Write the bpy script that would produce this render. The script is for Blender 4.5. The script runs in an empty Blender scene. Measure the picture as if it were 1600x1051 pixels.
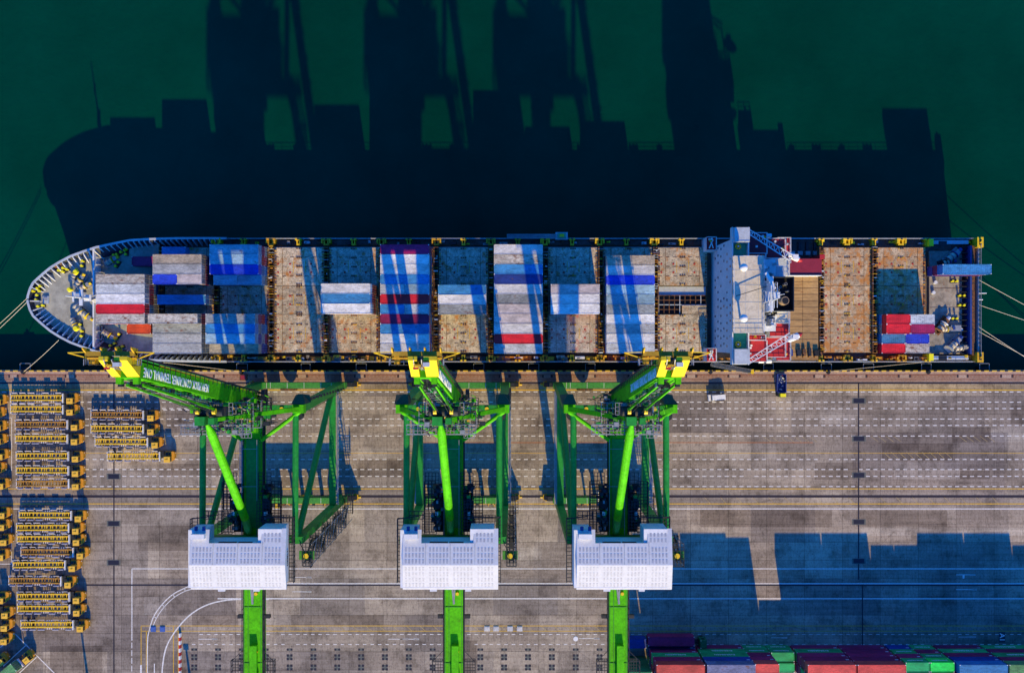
import bpy, math, random
from mathutils import Vector
RN = random.Random(11)
SC = bpy.context.scene
COL = SC.collection

# ------------------------------------------------------------------ camera, sky, sun, exposure
CAM_Z = 214.0
F = 1244.0                                   # focal length in pixels of the 1600 px wide photograph
cd = bpy.data.cameras.new('camera'); cam = bpy.data.objects.new('camera', cd); COL.objects.link(cam)
cam.location = (0, 0, CAM_Z); cam.rotation_euler = (0, 0, 0)
cd.sensor_width = 36.0; cd.lens = 36.0 * F / 1600.0; cd.clip_start = 1.0; cd.clip_end = 20000.0
SC.camera = cam
SUN_TAN = 0.43; SUN_AZ = (0.137, -0.9906)    # horizontal direction towards the sun
SUN_EL = math.atan(SUN_TAN)
SUN_STRENGTH = 5.0; SUN_COL = (1.0, 0.73, 0.22)
SKY_STRENGTH = 0.15; SKY_TINT = (0.055, 0.56, 1.58)
w = bpy.data.worlds.new('World'); SC.world = w; w.use_nodes = True
wn = w.node_tree; wn.nodes.clear()
sky = wn.nodes.new('ShaderNodeTexSky'); sky.sky_type = 'NISHITA'; sky.sun_disc = False
sky.sun_elevation = SUN_EL; sky.sun_rotation = math.atan2(SUN_AZ[0], SUN_AZ[1])
tint = wn.nodes.new('ShaderNodeMix'); tint.data_type = 'RGBA'; tint.blend_type = 'MULTIPLY'
tint.inputs[0].default_value = 1.0; tint.inputs[7].default_value = (*SKY_TINT, 1)
bg = wn.nodes.new('ShaderNodeBackground'); bg.inputs['Strength'].default_value = SKY_STRENGTH
wo = wn.nodes.new('ShaderNodeOutputWorld')
wn.links.new(sky.outputs[0], tint.inputs[6]); wn.links.new(tint.outputs[2], bg.inputs[0]); wn.links.new(bg.outputs[0], wo.inputs[0])
sd = bpy.data.lights.new('sun', 'SUN'); sd.energy = SUN_STRENGTH; sd.angle = math.radians(0.5); sd.color = SUN_COL
sun = bpy.data.objects.new('sun', sd); COL.objects.link(sun)
to_sun = Vector((SUN_AZ[0] * math.cos(SUN_EL), SUN_AZ[1] * math.cos(SUN_EL), math.sin(SUN_EL)))
sun.rotation_euler = (-to_sun).to_track_quat('-Z', 'Y').to_euler(); sun.location = (0, -300, 200)
SC.view_settings.view_transform = 'Standard'; SC.view_settings.look = 'None'
SC.view_settings.exposure = 0.62; SC.view_settings.gamma = 1.0
SC.cycles.max_bounces = 5; SC.cycles.diffuse_bounces = 2; SC.cycles.glossy_bounces = 2
SC.cycles.use_denoising = True

def WX(px, z=0.0): return (px - 800.0) * (CAM_Z - z) / F
def WY(py, z=0.0): return (525.5 - py) * (CAM_Z - z) / F

# ------------------------------------------------------------------ materials
MATS = {}
def nmat(name):
    m = bpy.data.materials.new(name); m.use_nodes = True
    nt = m.node_tree; b = nt.nodes['Principled BSDF']; MATS[name] = m
    return m, nt, b
def _mul(nt, a, b, fac=1.0, mode='MULTIPLY'):
    n = nt.nodes.new('ShaderNodeMix'); n.data_type = 'RGBA'; n.blend_type = mode
    for sock, v in ((n.inputs[0], fac), (n.inputs[6], a), (n.inputs[7], b)):
        if hasattr(v, 'is_linked') or isinstance(v, bpy.types.NodeSocket): nt.links.new(v, sock)
        elif isinstance(v, (int, float)): sock.default_value = v
        else: sock.default_value = (*v[:3], 1)
    return n.outputs[2]
def _noise(nt, vec, scale, detail=4, rough=.6):
    n = nt.nodes.new('ShaderNodeTexNoise'); n.inputs['Scale'].default_value = scale
    n.inputs['Detail'].default_value = detail; n.inputs['Roughness'].default_value = rough
    nt.links.new(vec, n.inputs['Vector']); return n.outputs['Fac']
def _ramp(nt, fac, p0, p1, c0=(0, 0, 0), c1=(1, 1, 1)):
    r = nt.nodes.new('ShaderNodeValToRGB'); e = r.color_ramp.elements
    e[0].position = p0; e[0].color = (*c0, 1); e[1].position = p1; e[1].color = (*c1, 1)
    nt.links.new(fac, r.inputs[0]); return r.outputs[0]
def _vec(nt, scale=(1, 1, 1), rnd=True, world=False):
    tc = nt.nodes.new('ShaderNodeTexCoord')
    mp = nt.nodes.new('ShaderNodeMapping'); mp.inputs['Scale'].default_value = scale
    if world:
        g = nt.nodes.new('ShaderNodeNewGeometry'); nt.links.new(g.outputs['Position'], mp.inputs[0])
    else:
        nt.links.new(tc.outputs['Object'], mp.inputs[0])
    if rnd:
        oi = nt.nodes.new('ShaderNodeObjectInfo'); ma = nt.nodes.new('ShaderNodeMath'); ma.operation = 'MULTIPLY'
        ma.inputs[1].default_value = 97.0; nt.links.new(oi.outputs['Random'], ma.inputs[0])
        cx = nt.nodes.new('ShaderNodeCombineXYZ'); nt.links.new(ma.outputs[0], cx.inputs[0]); nt.links.new(ma.outputs[0], cx.inputs[1])
        nt.links.new(cx.outputs[0], mp.inputs['Location'])
    return mp.outputs[0]
def paint(name, col, rough=.55, var=.25, scale=.5, rust=0.0, dirt=.25, metal=0.0, stretch=(1, 1, 1), rustcol=(.16, .05, .015), spec=.35, speck=0, fade=0):
    """weathered paint: tone varies in soft patches, grime in fine specks, rust in blotches"""
    if name in MATS: return MATS[name]
    m, nt, b = nmat(name)
    v = _vec(nt, stretch)
    lo = tuple(c * (1 - var) for c in col); hi = tuple(min(.9, c * (1 + var * .6)) for c in col)
    c = _ramp(nt, _noise(nt, v, scale, 5), .3, .7, lo, hi)
    if dirt:
        c = _mul(nt, c, _ramp(nt, _noise(nt, v, scale * 5, 6, .7), .38, .58, (1 - dirt,) * 3, (1, 1, 1)))
    if fade:
        oi = nt.nodes.new('ShaderNodeObjectInfo'); c = _mul(nt, c, _ramp(nt, oi.outputs['Random'], 0, 1, (1 - fade, 1 - fade * 1.05, 1 - fade * 1.1), (1.06, 1.06, 1.05)))
    if speck:
        c = _mul(nt, c, _ramp(nt, _noise(nt, v, 2.6, 6, .75), .40, .47, (1 - speck,) * 3, (1, 1, 1)))
        c = _mul(nt, c, _ramp(nt, _noise(nt, v, .35, 3), .35, .6, (.8, .8, .8), (1.1, 1.1, 1.1)))
    if rust:
        f = _ramp(nt, _noise(nt, v, scale * 2.3, 8, .72), .66 - rust * .3, .74 - rust * .2)
        c = _mul(nt, c, rustcol, f, 'MIX')
    nt.links.new(c, b.inputs['Base Color']); b.inputs['Roughness'].default_value = rough; b.inputs['Metallic'].default_value = metal
    b.inputs['Specular IOR Level'].default_value = spec
    return m
LIME = paint('lime_paint', (.085, .49, .003), .6, .22, .3, dirt=.28, spec=.12, rust=.12, rustcol=(.10, .20, .02))
GREEN = paint('green_paint', (.012, .28, .03), .55, .24, .3, dirt=.3, rust=.16, rustcol=(.05, .10, .02))
SHADEG = paint('shaded_green_paint', (.008, .07, .03), .6, .2, .4, dirt=.2)  # crane green darkened to paint in the shade of north-facing plates
SILLG = paint('sill_green_paint', (.05, .27, .035), .7, .22, .4, dirt=.3)
YEL = paint('yellow_paint', (.75, .50, .012), .5, .15, .5, dirt=.15)
LEMON = paint('lemon_paint', (.80, .72, .01), .5, .1, .4, dirt=.08)
YELB = paint('boom_head_yellow', (.78, .56, .01), .5, .12, .4, dirt=.15)
AMBER = paint('amber_paint', (.62, .36, .012), .5, .2, .6, rust=.25, dirt=.3)
GOLD = paint('brown_gold_paint', (.42, .25, .012), .55, .2, .6, dirt=.3)
ORNG = paint('orange_rust_paint', (.64, .27, .03), .7, .3, 1.2, rust=.6, dirt=.4)
WHITE = paint('white_paint', (.70, .70, .70), .5, .1, .3, dirt=.12)
ROOFP = paint('roof_light_pale', (.60, .59, .58), .7, .1, .6)
ROOFW = paint('white_roof_sheet', (.655, .645, .63), .7, .06, .3, dirt=.10)
SHIPW = paint('ship_white_paint', (.62, .64, .66), .5, .12, .3, dirt=.12)
SHIPG = paint('ship_grey_paint', (.42, .46, .50), .5, .15, .3, dirt=.15)
GREYM = paint('galvanised_steel', (.32, .33, .34), .5, .2, 1.0, metal=.2)
DARK = paint('dark_steel', (.018, .022, .028), .6, .3, 1.0)
BLACK = paint('black_rubber', (.012, .012, .014), .8, .2, 1.0)
RUSTD = paint('rusty_dark_steel', (.06, .045, .035), .8, .4, .8, rust=.8, dirt=.5, rustcol=(.20, .075, .02))
REDP = paint('red_deck_paint', (.42, .018, .022), .6, .15, .5, dirt=.15)
MAROON = paint('maroon_paint', (.25, .018, .035), .6, .15, .5, dirt=.15)
TEAL = paint('teal_deck_paint', (.02, .30, .17), .6, .2, .5, dirt=.2)
REDM = paint('red_mark_paint', (.42, .04, .025), .7, .2, 1.0)
BLUEP = paint('dark_blue_paint', (.02, .05, .22), .6, .2, 1.0)
BLUEB = paint('blue_box_paint', (.05, .12, .40), .6, .2, 1.0)
HULL = paint('hull_paint', (.02, .028, .05), .5, .25, .05, rust=.2)
BOWD = paint('bow_deck_paint', (.36, .35, .28), .75, .2, .12, rust=.12, dirt=.3)
DECKD = paint('main_deck_paint', (.12, .10, .09), .8, .35, .2, rust=.45, dirt=.4)
DECKS = paint('stern_deck_paint', (.34, .30, .24), .8, .3, .15, rust=.2, dirt=.4)
DECKW = paint('brown_planked_deck', (.42, .25, .10), .8, .3, .25, rust=.25, dirt=.3, stretch=(.35, 1.6, 1))
CREAMR = paint('cream_roof_deck', (.60, .53, .42), .75, .14, .22, rust=.06, dirt=.25)
HATCH = paint('hatch_cover_cream', (.62, .52, .38), .8, .18, .22, speck=.6, rust=.46, dirt=.45, rustcol=(.40, .17, .045), fade=.22)
HATCHR = paint('hatch_cover_rusty', (.58, .43, .26), .8, .2, .25, speck=.55, rust=.66, dirt=.45, rustcol=(.44, .18, .04), fade=.15)
HATCHP = paint('hatch_cover_red_stained', (.54, .46, .40), .8, .15, .22, speck=.5, rust=.42, dirt=.35, rustcol=(.42, .10, .08), fade=.1)
ROPE = paint('mooring_rope_fibre', (.55, .48, .36), .9, .1, 2)
WINDOW = paint('window_glass', (.008, .01, .02), .15, .1, 2, dirt=0)
MARKW = paint('white_road_paint', (.78, .75, .71), .8, .12, .8, dirt=.42)
MARKY = paint('yellow_road_paint', (.72, .42, .02), .8, .2, .8, dirt=.35)
MARKF = paint('faded_yellow_road_paint', (.52, .38, .16), .8, .2, .8, dirt=.5)
MARKO = paint('orange_road_paint', (.50, .16, .04), .8, .2, .8, dirt=.5)
BRICK = paint('quay_brick_strip', (.26, .11, .06), .85, .25, .5, dirt=.4)
RAILS = paint('rail_steel', (.05, .03, .03), .6, .3, 1.5)
GROOVE = paint('drain_channel', (.012, .012, .03), .8, .2, 1)
PITM = paint('pit_cover_steel', (.008, .01, .03), .7, .3, 1)
PITF = paint('pit_frame', (.11, .12, .11), .8, .3, 1)
TEXTW = paint('white_letter_paint', (.80, .80, .80), .6, .03, 1, dirt=0)
TEXTB = paint('black_letter_paint', (.02, .03, .05), .6, .03, 1, dirt=0)
GLASSD = WINDOW

def concrete(name='quay_concrete', k=(.95, .925, .89), off=0):
    m, nt, b = nmat(name)
    v = _vec(nt, rnd=False, world=True)
    def brick(wd, ht, c1, c2, mort, off, loc=(0, 0, 0), msz=.05):
        mp = nt.nodes.new('ShaderNodeMapping'); mp.inputs['Location'].default_value = loc; nt.links.new(v, mp.inputs[0])
        n = nt.nodes.new('ShaderNodeTexBrick'); n.offset = off; n.inputs['Scale'].default_value = 1.0
        n.inputs['Brick Width'].default_value = wd; n.inputs['Row Height'].default_value = ht
        n.inputs['Color1'].default_value = (*c1, 1); n.inputs['Color2'].default_value = (*c2, 1); n.inputs['Mortar'].default_value = (*mort, 1)
        n.inputs['Mortar Size'].default_value = msz; n.inputs['Mortar Smooth'].default_value = .1
        nt.links.new(mp.outputs[0], n.inputs[0]); return n.outputs[0]
    c = brick(10.2, 4.9, (.285, .25, .215), (.385, .345, .295), (.17, .15, .13), 0.0, (3, 1.3, 0), .06)
    c = _mul(nt, c, brick(17.3, 9.8, (.70, .69, .71), (1.16, 1.12, 1.04), (.80, .80, .80), .37, (5, 6.2, 0), .03))
    c = _mul(nt, c, brick(41.0, 19.6, (.84, .83, .86), (1.06, 1.06, 1.04), (.95, .95, .95), .5, (11, 6.2, 0), .02))
    c = _mul(nt, c, _ramp(nt, _noise(nt, v, .035, 3), .3, .7, (.78, .78, .80), (1.12, 1.1, 1.06)))
    c = _mul(nt, c, _ramp(nt, _noise(nt, v, .16, 8, .72), .30, .52, (.45, .43, .42), (1.05, 1.05, 1.05)))
    c = _mul(nt, c, _ramp(nt, _noise(nt, v, 1.7, 8, .8), .36, .47, (.48, .46, .46), (1.04, 1.04, 1.04)))
    # long tyre streaks along the lanes, short stains across
    v2 = _vec(nt, (.03, 1.1, 1), rnd=False, world=True)
    c = _mul(nt, c, _ramp(nt, _noise(nt, v2, 1.0, 6, .7), .33, .60, (.76, .74, .73), (1.05, 1.05, 1.05)))
    v3 = _vec(nt, (1.2, .12, 1), rnd=False, world=True)
    c = _mul(nt, c, _ramp(nt, _noise(nt, v3, 1.0, 6, .75), .28, .50, (.74, .73, .73), (1.03, 1.03, 1.03)))
    # hairline cracks
    vo = nt.nodes.new('ShaderNodeTexVoronoi'); vo.feature = 'DISTANCE_TO_EDGE'; vo.inputs['Scale'].default_value = .11
    wv = _mul(nt, v, _noise(nt, v, .6, 4), .05, 'ADD'); nt.links.new(v, vo.inputs['Vector'])
    c = _mul(nt, c, _ramp(nt, vo.outputs['Distance'], .0, .006, (.72, .7, .7), (1, 1, 1)))
    v4 = _vec(nt, (3.2, .5, 1), rnd=False, world=True); c = _mul(nt, c, _ramp(nt, _noise(nt, v4, 1.0, 8, .85), .38, .52, (.70, .69, .68), (1.05, 1.05, 1.05)))
    c = _mul(nt, c, k)
    nt.links.new(c, b.inputs['Base Color']); b.inputs['Roughness'].default_value = .9; b.inputs['Specular IOR Level'].default_value = .15
    return m
CONC = concrete(); CONCD = concrete('repaired_slab_dark', (.64, .60, .57)); CONCL = concrete('repaired_slab_pale', (1.14, 1.15, 1.14)); CONCY = concrete('sandy_strip', (1.06, .94, .66))
def concrete2():
    m, nt, b = nmat('quay_edge_concrete')
    v = _vec(nt, rnd=False, world=True)
    c = _ramp(nt, _noise(nt, v, .3, 8, .7), .3, .7, (.30, .20, .14), (.46, .33, .25))
    c = _mul(nt, c, _ramp(nt, _noise(nt, v, 2.2, 8, .8), .36, .50, (.5, .48, .46), (1.05, 1.05, 1.05)))
    nt.links.new(c, b.inputs['Base Color']); b.inputs['Roughness'].default_value = .9
    return m
CONC2 = concrete2()
def water():
    m, nt, b = nmat('harbour_water')
    v = _vec(nt, rnd=False, world=True)
    c = _ramp(nt, _noise(nt, v, .008, 5, .6), .32, .66, (.0, .026, .0165), (.0003, .043, .027))
    c = _mul(nt, c, _ramp(nt, _noise(nt, v, .05, 7, .7), .3, .7, (.84, .84, .86), (1.12, 1.12, 1.12)))
    vs = _vec(nt, (.5, 2.2, 1), rnd=False, world=True); c = _mul(nt, c, _ramp(nt, _noise(nt, vs, .6, 8, .8), .62, .74, (1, 1, 1), (1.35, 1.3, 1.3)))
    nt.links.new(c, b.inputs['Base Color']); b.inputs['Roughness'].default_value = .22; b.inputs['IOR'].default_value = 1.2
    b.inputs['Specular IOR Level'].default_value = .08
    bp = nt.nodes.new('ShaderNodeBump'); bp.inputs['Strength'].default_value = .35; bp.inputs['Distance'].default_value = .3
    nt.links.new(_noise(nt, v, .55, 6, .65), bp.inputs['Height']); nt.links.new(bp.outputs[0], b.inputs['Normal'])
    return m
WATER = water()

CC = {  'crimson': ((.66, .015, .13), .08),  # container paints
 'white': ((.80, .80, .80), .08), 'pale grey': ((.55, .58, .60), .22), 'rusty white': ((.60, .56, .49), .42), 'tan': ((.52, .44, .33), .30),
 'grey': ((.34, .37, .38), .30), 'light blue': ((.32, .50, .62), .15), 'blue': ((.05, .26, .56), .14), 'navy': ((.02, .05, .28), .12),
 'royal blue': ((.02, .06, .62), .12), 'red': ((.68, .018, .03), .05), 'maroon': ((.38, .018, .10), .12), 'orange red': ((.62, .07, .015), .15),
 'salmon': ((.76, .085, .07), .10), 'green': ((.015, .43, .13), .08), 'bright green': ((.01, .74, .09), .05), 'dusty blue': ((.22, .24, .42), .25),
 'pinkish white': ((.56, .50, .50), .12), 'faded green': ((.16, .42, .15), .25), 'dark green': ((.01, .18, .07), .10)}
def cmat(k):
    c, r = CC[k]
    return paint('container_' + k.replace(' ', '_'), c, .6, .12, .3, rust=r * 1.0, dirt=.22 + r * .6, stretch=(.8, 1.6, 1), fade=.26, speck=.10 + r * .5)

# ------------------------------------------------------------------ mesh builder
class MB:
    def __init__(s): s.v = []; s.f = []; s.mi = []; s.mats = []; s.k = 0
    def m(s, mat):
        if mat not in s.mats: s.mats.append(mat)
        s.k = s.mats.index(mat); return s
    def face(s, pts):
        n = len(s.v); s.v += [tuple(p) for p in pts]; s.f.append(tuple(range(n, n + len(pts)))); s.mi.append(s.k)
    def hexa(s, p):                                   # 4 bottom + 4 top corners
        n = len(s.v); s.v += [tuple(q) for q in p]
        for f in ((3, 2, 1, 0), (4, 5, 6, 7), (0, 1, 5, 4), (1, 2, 6, 5), (2, 3, 7, 6), (3, 0, 4, 7)):
            s.f.append(tuple(n + i for i in f)); s.mi.append(s.k)
        return s
    def box(s, x0, x1, y0, y1, z0, z1):
        return s.hexa([(x0, y0, z0), (x1, y0, z0), (x1, y1, z0), (x0, y1, z0), (x0, y0, z1), (x1, y0, z1), (x1, y1, z1), (x0, y1, z1)])
    def taper(s, x0, x1, y0, y1, z0, z1, i):          # box with a top inset by i
        return s.hexa([(x0, y0, z0), (x1, y0, z0), (x1, y1, z0), (x0, y1, z0), (x0 + i, y0 + i, z1), (x1 - i, y0 + i, z1), (x1 - i, y1 - i, z1), (x0 + i, y1 - i, z1)])
    def beam(s, p, q, w, h, w2=None, h2=None, up=(0, 0, 1)):
        p, q = Vector(p), Vector(q); d = (q - p).normalized(); u = Vector(up)
        if abs(d.dot(u)) > .98: u = Vector((0, 1, 0))
        a = d.cross(u).normalized(); u = a.cross(d).normalized(); w2 = w2 or w; h2 = h2 or h
        def ring(c, ww, hh): return [c - a * ww / 2 - u * hh / 2, c + a * ww / 2 - u * hh / 2, c + a * ww / 2 + u * hh / 2, c - a * ww / 2 + u * hh / 2]
        A, B = ring(p, w, h), ring(q, w2, h2)
        n = len(s.v); s.v += [tuple(x) for x in A + B]
        for f in ((0, 1, 2, 3), (7, 6, 5, 4), (0, 4, 5, 1), (1, 5, 6, 2), (2, 6, 7, 3), (3, 7, 4, 0)):
            s.f.append(tuple(n + i for i in f)); s.mi.append(s.k)
        return s
    def tube(s, p, q, r, r2=None, n=8, caps=True):
        p, q = Vector(p), Vector(q); d = (q - p).normalized(); u = Vector((0, 0, 1))
        if abs(d.dot(u)) > .98: u = Vector((1, 0, 0))
        a = d.cross(u).normalized(); u = a.cross(d); r2 = r if r2 is None else r2
        k = len(s.v)
        for c, rr in ((p, r), (q, r2)):
            for i in range(n):
                t = 2 * math.pi * i / n; s.v.append(tuple(c + a * rr * math.cos(t) + u * rr * math.sin(t)))
        for i in range(n):
            j = (i + 1) % n; s.f.append((k + i, k + j, k + n + j, k + n + i)); s.mi.append(s.k)
        if caps:
            s.f.append(tuple(k + i for i in reversed(range(n)))); s.mi.append(s.k)
            s.f.append(tuple(k + n + i for i in range(n))); s.mi.append(s.k)
        return s
    def prism(s, pts, z0, z1):
        n = len(pts); k = len(s.v)
        s.v += [(x, y, z0) for x, y in pts] + [(x, y, z1) for x, y in pts]
        s.f.append(tuple(k + i for i in reversed(range(n)))); s.mi.append(s.k)
        s.f.append(tuple(k + n + i for i in range(n))); s.mi.append(s.k)
        for i in range(n):
            j = (i + 1) % n; s.f.append((k + i, k + j, k + n + j, k + n + i)); s.mi.append(s.k)
        return s
    def path(s, pts, r, n=5):
        for a, b in zip(pts, pts[1:]): s.tube(a, b, r, n=n)
        return s
    def dome(s, c, r, n=12, m=5, full=True):
        c = Vector(c); k0 = -m if full else 0; rows = []
        for j in range(k0, m + 1):
            t = math.pi / 2 * j / m; rr = r * math.cos(t); z = r * math.sin(t); rows.append(len(s.v))
            s.v += [tuple(c + Vector((rr * math.cos(2 * math.pi * i / n), rr * math.sin(2 * math.pi * i / n), z))) for i in range(n)]
        for a, b in zip(rows, rows[1:]):
            for i in range(n):
                j = (i + 1) % n; s.f.append((a + i, a + j, b + j, b + i)); s.mi.append(s.k)
        return s
    def rail(s, pts, h=1.1, t=.09, step=1.6):         # handrail with posts along a path of floor points
        for a, b in zip(pts, pts[1:]):
            a, b = Vector(a), Vector(b); up = Vector((0, 0, h))
            s.beam(a + up, b + up, t, t); s.beam(a + up * .5, b + up * .5, t * .7, t * .7)
            k = max(1, int((b - a).length / step))
            for i in range(k + 1):
                c = a.lerp(b, i / k); s.beam(c, c + up, t, t)
        return s
    def grate(s, x0, x1, y0, y1, z, sp=1.0, t=.12):   # open walkway floor
        n = max(1, round((x1 - x0) / sp)); m = max(1, round((y1 - y0) / sp))
        for i in range(n + 1):
            x = x0 + (x1 - x0) * i / n; s.box(x - t / 2, x + t / 2, y0, y1, z - .1, z)
        for j in range(m + 1):
            y = y0 + (y1 - y0) * j / m; s.box(x0, x1, y - t / 2, y + t / 2, z - .09, z + .01)
        return s
    def build(s, name, parent=None, smooth=False):
        off = Vector((0, 0, 0)); p = parent
        while p is not None: off += p.location; p = p.parent
        if parent is None:
            xs = [v[0] for v in s.v]; ys = [v[1] for v in s.v]; zs = [v[2] for v in s.v]
            off = Vector(((min(xs) + max(xs)) / 2, (min(ys) + max(ys)) / 2, min(zs)))
        me = bpy.data.meshes.new(name)
        me.from_pydata([(v[0] - off[0], v[1] - off[1], v[2] - off[2]) for v in s.v], [], s.f)
        for mt in s.mats: me.materials.append(mt)
        me.polygons.foreach_set('material_index', s.mi)
        if smooth: me.polygons.foreach_set('use_smooth', [True] * len(s.f))
        me.update()
        o = bpy.data.objects.new(name, me); COL.objects.link(o)
        if parent is None: o.location = off
        else: o.parent = parent
        return o
def empty(name, loc=(0, 0, 0)):
    o = bpy.data.objects.new(name, None); COL.objects.link(o); o.location = loc; o.empty_display_size = 1; return o
def tag(o, label=None, cat=None, group=None, kind=None):
    if label: o['label'] = label
    if cat: o['category'] = cat
    if group: o['group'] = group
    if kind: o['kind'] = kind
    return o
CH = {}
def children(o):
    return [c for c in COL.objects if c.parent == o]
def tree(o): return (o, [tree(c) for c in children(o)])
def copy_tree(t, parent=None, loc=None, rz=None):
    o, ch = t; c = o.copy(); COL.objects.link(c); c.parent = parent
    if loc is not None: c.location = loc
    if rz is not None: c.rotation_euler = (0, 0, rz)
    for k in ch: copy_tree(k, c)
    return c
def lettering(txt, size, mat, origin, xdir, ydir, parent, name='lettering', depth=.02, space=1.0, sx=1.0):
    cu = bpy.data.curves.new('t', 'FONT'); cu.body = txt; cu.size = size; cu.extrude = depth; cu.align_x = 'CENTER'; cu.align_y = 'CENTER'
    cu.space_character = space; cu.resolution_u = 2; cu.offset = size * .012
    t = bpy.data.objects.new('t', cu); COL.objects.link(t)
    me = bpy.data.meshes.new_from_object(t.evaluated_get(bpy.context.evaluated_depsgraph_get()))
    bpy.data.objects.remove(t); bpy.data.curves.remove(cu)
    xd, yd = Vector(xdir).normalized(), Vector(ydir).normalized(); o = Vector(origin); p = parent
    while p is not None: o -= p.location; p = p.parent
    for v in me.vertices: v.co = o + xd * v.co.x * sx + yd * v.co.y + xd.cross(yd) * v.co.z
    me.materials.clear(); me.materials.append(mat)
    ob = bpy.data.objects.new(name, me); COL.objects.link(ob); ob.parent = parent
    return ob

# ------------------------------------------------------------------ water and quay
QY = -9.1; BIG = 3000
mb = MB().m(WATER); mb.face([(-BIG, QY - 1, -4), (BIG, QY - 1, -4), (BIG, BIG, -4), (-BIG, BIG, -4)])
tag(mb.build('water'), kind='structure')
mb = MB().m(CONC)
mb.face([(-BIG, -BIG, 0), (BIG, -BIG, 0), (BIG, QY - 3.05, 0), (-BIG, QY - 3.05, 0)])
mb.m(CONC2).face([(-BIG, QY - 3.05, 0), (BIG, QY - 3.05, 0), (BIG, QY, 0), (-BIG, QY, 0)])
mb.face([(-BIG, QY, 0), (BIG, QY, 0), (BIG, QY, -12), (-BIG, QY, -12)])
tag(mb.build('quay_ground'), kind='structure')
Z1, Z2, Z3 = .004, .008, .012
def marking(name, mat, quads, z=Z2):
    mb = MB().m(mat)
    for q in quads: mb.face([(x, y, z) for x, y in q])
    return tag(mb.build(name), kind='structure')
def rect(px0, px1, py0, py1):
    x0, x1, y0, y1 = WX(px0), WX(px1), WY(py1), WY(py0); return [(x0, y0), (x1, y0), (x1, y1), (x0, y1)]
def hl(py, px0=-150, px1=1750, w=.16):
    y = WY(py); return [(WX(px0), y - w / 2), (WX(px1), y - w / 2), (WX(px1), y + w / 2), (WX(px0), y + w / 2)]
def dashes(py, px0, px1, pitch=11.62, ln=6.2, w=.24, ph=0):
    out = []; x = px0 + ph
    while x < px1:
        if RN.random() > .03: out.append([(WX(x), WY(py) - w / 2), (WX(x + ln), WY(py) - w / 2), (WX(x + ln), WY(py) + w / 2), (WX(x), WY(py) + w / 2)])
        x += pitch
    return out
q = []
for y in (612, 628, 638, 654.3, 664.3, 680.8, 717.3, 733, 743.7, 759.6): q += dashes(y, 133 if y > 640 else 125, 1700)
for y in (990.3, 1006): q += dashes(y, 300, 1700, w=.2, ln=5.4)
q += dashes(612, -20, 18); q += dashes(640, 255, 300)
marking('white_lane_dashes', MARKW, q)
q = [hl(794.5, 18, 1750, .26), hl(888, 206, 1750, .24), hl(934.6, 340, 1750, .3), hl(911.2, 400, 1750, .28)]
q += [rect(205.4, 206.8, 888, 1000)] + [rect(205.4, 206.6, y, y + 9) for y in range(1003, 1051, 12)]
q += [rect(17.7, 18.7, 652, 735), rect(17.7, 18.7, 795, 880), rect(0, 18, 652, 653), rect(0, 18, 679, 680), rect(0, 18, 880, 881)]
marking('white_solid_lines', MARKW, q)
def arc(pts, w):
    P = [Vector((WX(a), WY(b))) for a, b in pts]; Q = []
    for i in range(len(P) - 1):                        # Catmull-Rom
        p0, p1, p2, p3 = P[max(i - 1, 0)], P[i], P[i + 1], P[min(i + 2, len(P) - 1)]
        for k in range(6):
            t = k / 6; Q.append(.5 * ((2 * p1) + (p2 - p0) * t + (2 * p0 - 5 * p1 + 4 * p2 - p3) * t * t + (3 * p1 - p0 - 3 * p2 + p3) * t ** 3))
    Q.append(P[-1]); out = []
    for a, b in zip(Q, Q[1:]):
        d = (b - a).normalized(); n = Vector((-d.y, d.x)) * w / 2; out.append([a - n, b - n, b + n, a + n])
    return out
c1 = [(300, 914), (289, 918), (270, 928), (253, 944), (240, 963), (233, 985), (230.5, 1005), (230.2, 1070)]
c1b = [(300, 919.5), (289, 923), (273, 932), (257, 947), (244.5, 965), (236.5, 985)]
c2 = [(420, 935.5), (378, 935.5), (350, 937.5), (322, 945), (297, 960), (275, 984), (260, 1010), (254, 1040), (253, 1070)]
q = [[tuple(p) for p in f] for f in arc(c1, .26) + arc(c1b, .2) + arc(c2, .34)]
for a, b in zip(c1[1:6], c1b[1:]):
    A, B = Vector((WX(a[0]), WY(a[1]))), Vector((WX(b[0]), WY(b[1]))); d = (B - A).normalized(); n = Vector((-d.y, d.x)) * .1
    q.append([tuple(A - n), tuple(B - n), tuple(B + n), tuple(A + n)])
marking('white_curved_lines', MARKW, q, Z3)
q = [hl(609.3, w=.28), hl(763.3, w=.22), hl(786.7, w=.24)]
q += [rect(220, 1750, 976.6, 977.6), rect(220, 1750, 984.8, 985.7), rect(220, 221, 977, 1060), rect(228.2, 229.2, 985, 1060), rect(270.5, 271.5, 977, 1060), rect(278, 279, 985, 1060)]
q += [rect(133, 1750, 707.3, 708)]
marking('yellow_solid_lines', MARKY, q, Z1)
marking('orange_line', MARKO, [rect(650, 1270, 690.6, 691.6)], Z2)
q = []
for x in list(range(1192, 1275, 12)) + list(range(1360, 1400, 12)) + list(range(1498, 1550, 11)):
    q.append([(WX(x), WY(681)), (WX(x + .8), WY(681)), (WX(x + 12.8), WY(690)), (WX(x + 12), WY(690))])
for x in range(1380, 1485, 12): q.append([(WX(x), WY(706)), (WX(x + .8), WY(706)), (WX(x + 11.8), WY(716)), (WX(x + 11), WY(716))])
for x in range(425, 1700, 21): q.append([(WX(x), WY(977.6)), (WX(x + 1), WY(977.6)), (WX(x + 9), WY(984.8)), (WX(x + 8), WY(984.8))])
for x in range(1100, 1560, 25): q.append([(WX(x), WY(776)), (WX(x + .8), WY(776)), (WX(x + 9.8), WY(786)), (WX(x + 9), WY(786))])
marking('faded_yellow_hatching', MARKF, q, Z3)
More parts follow.
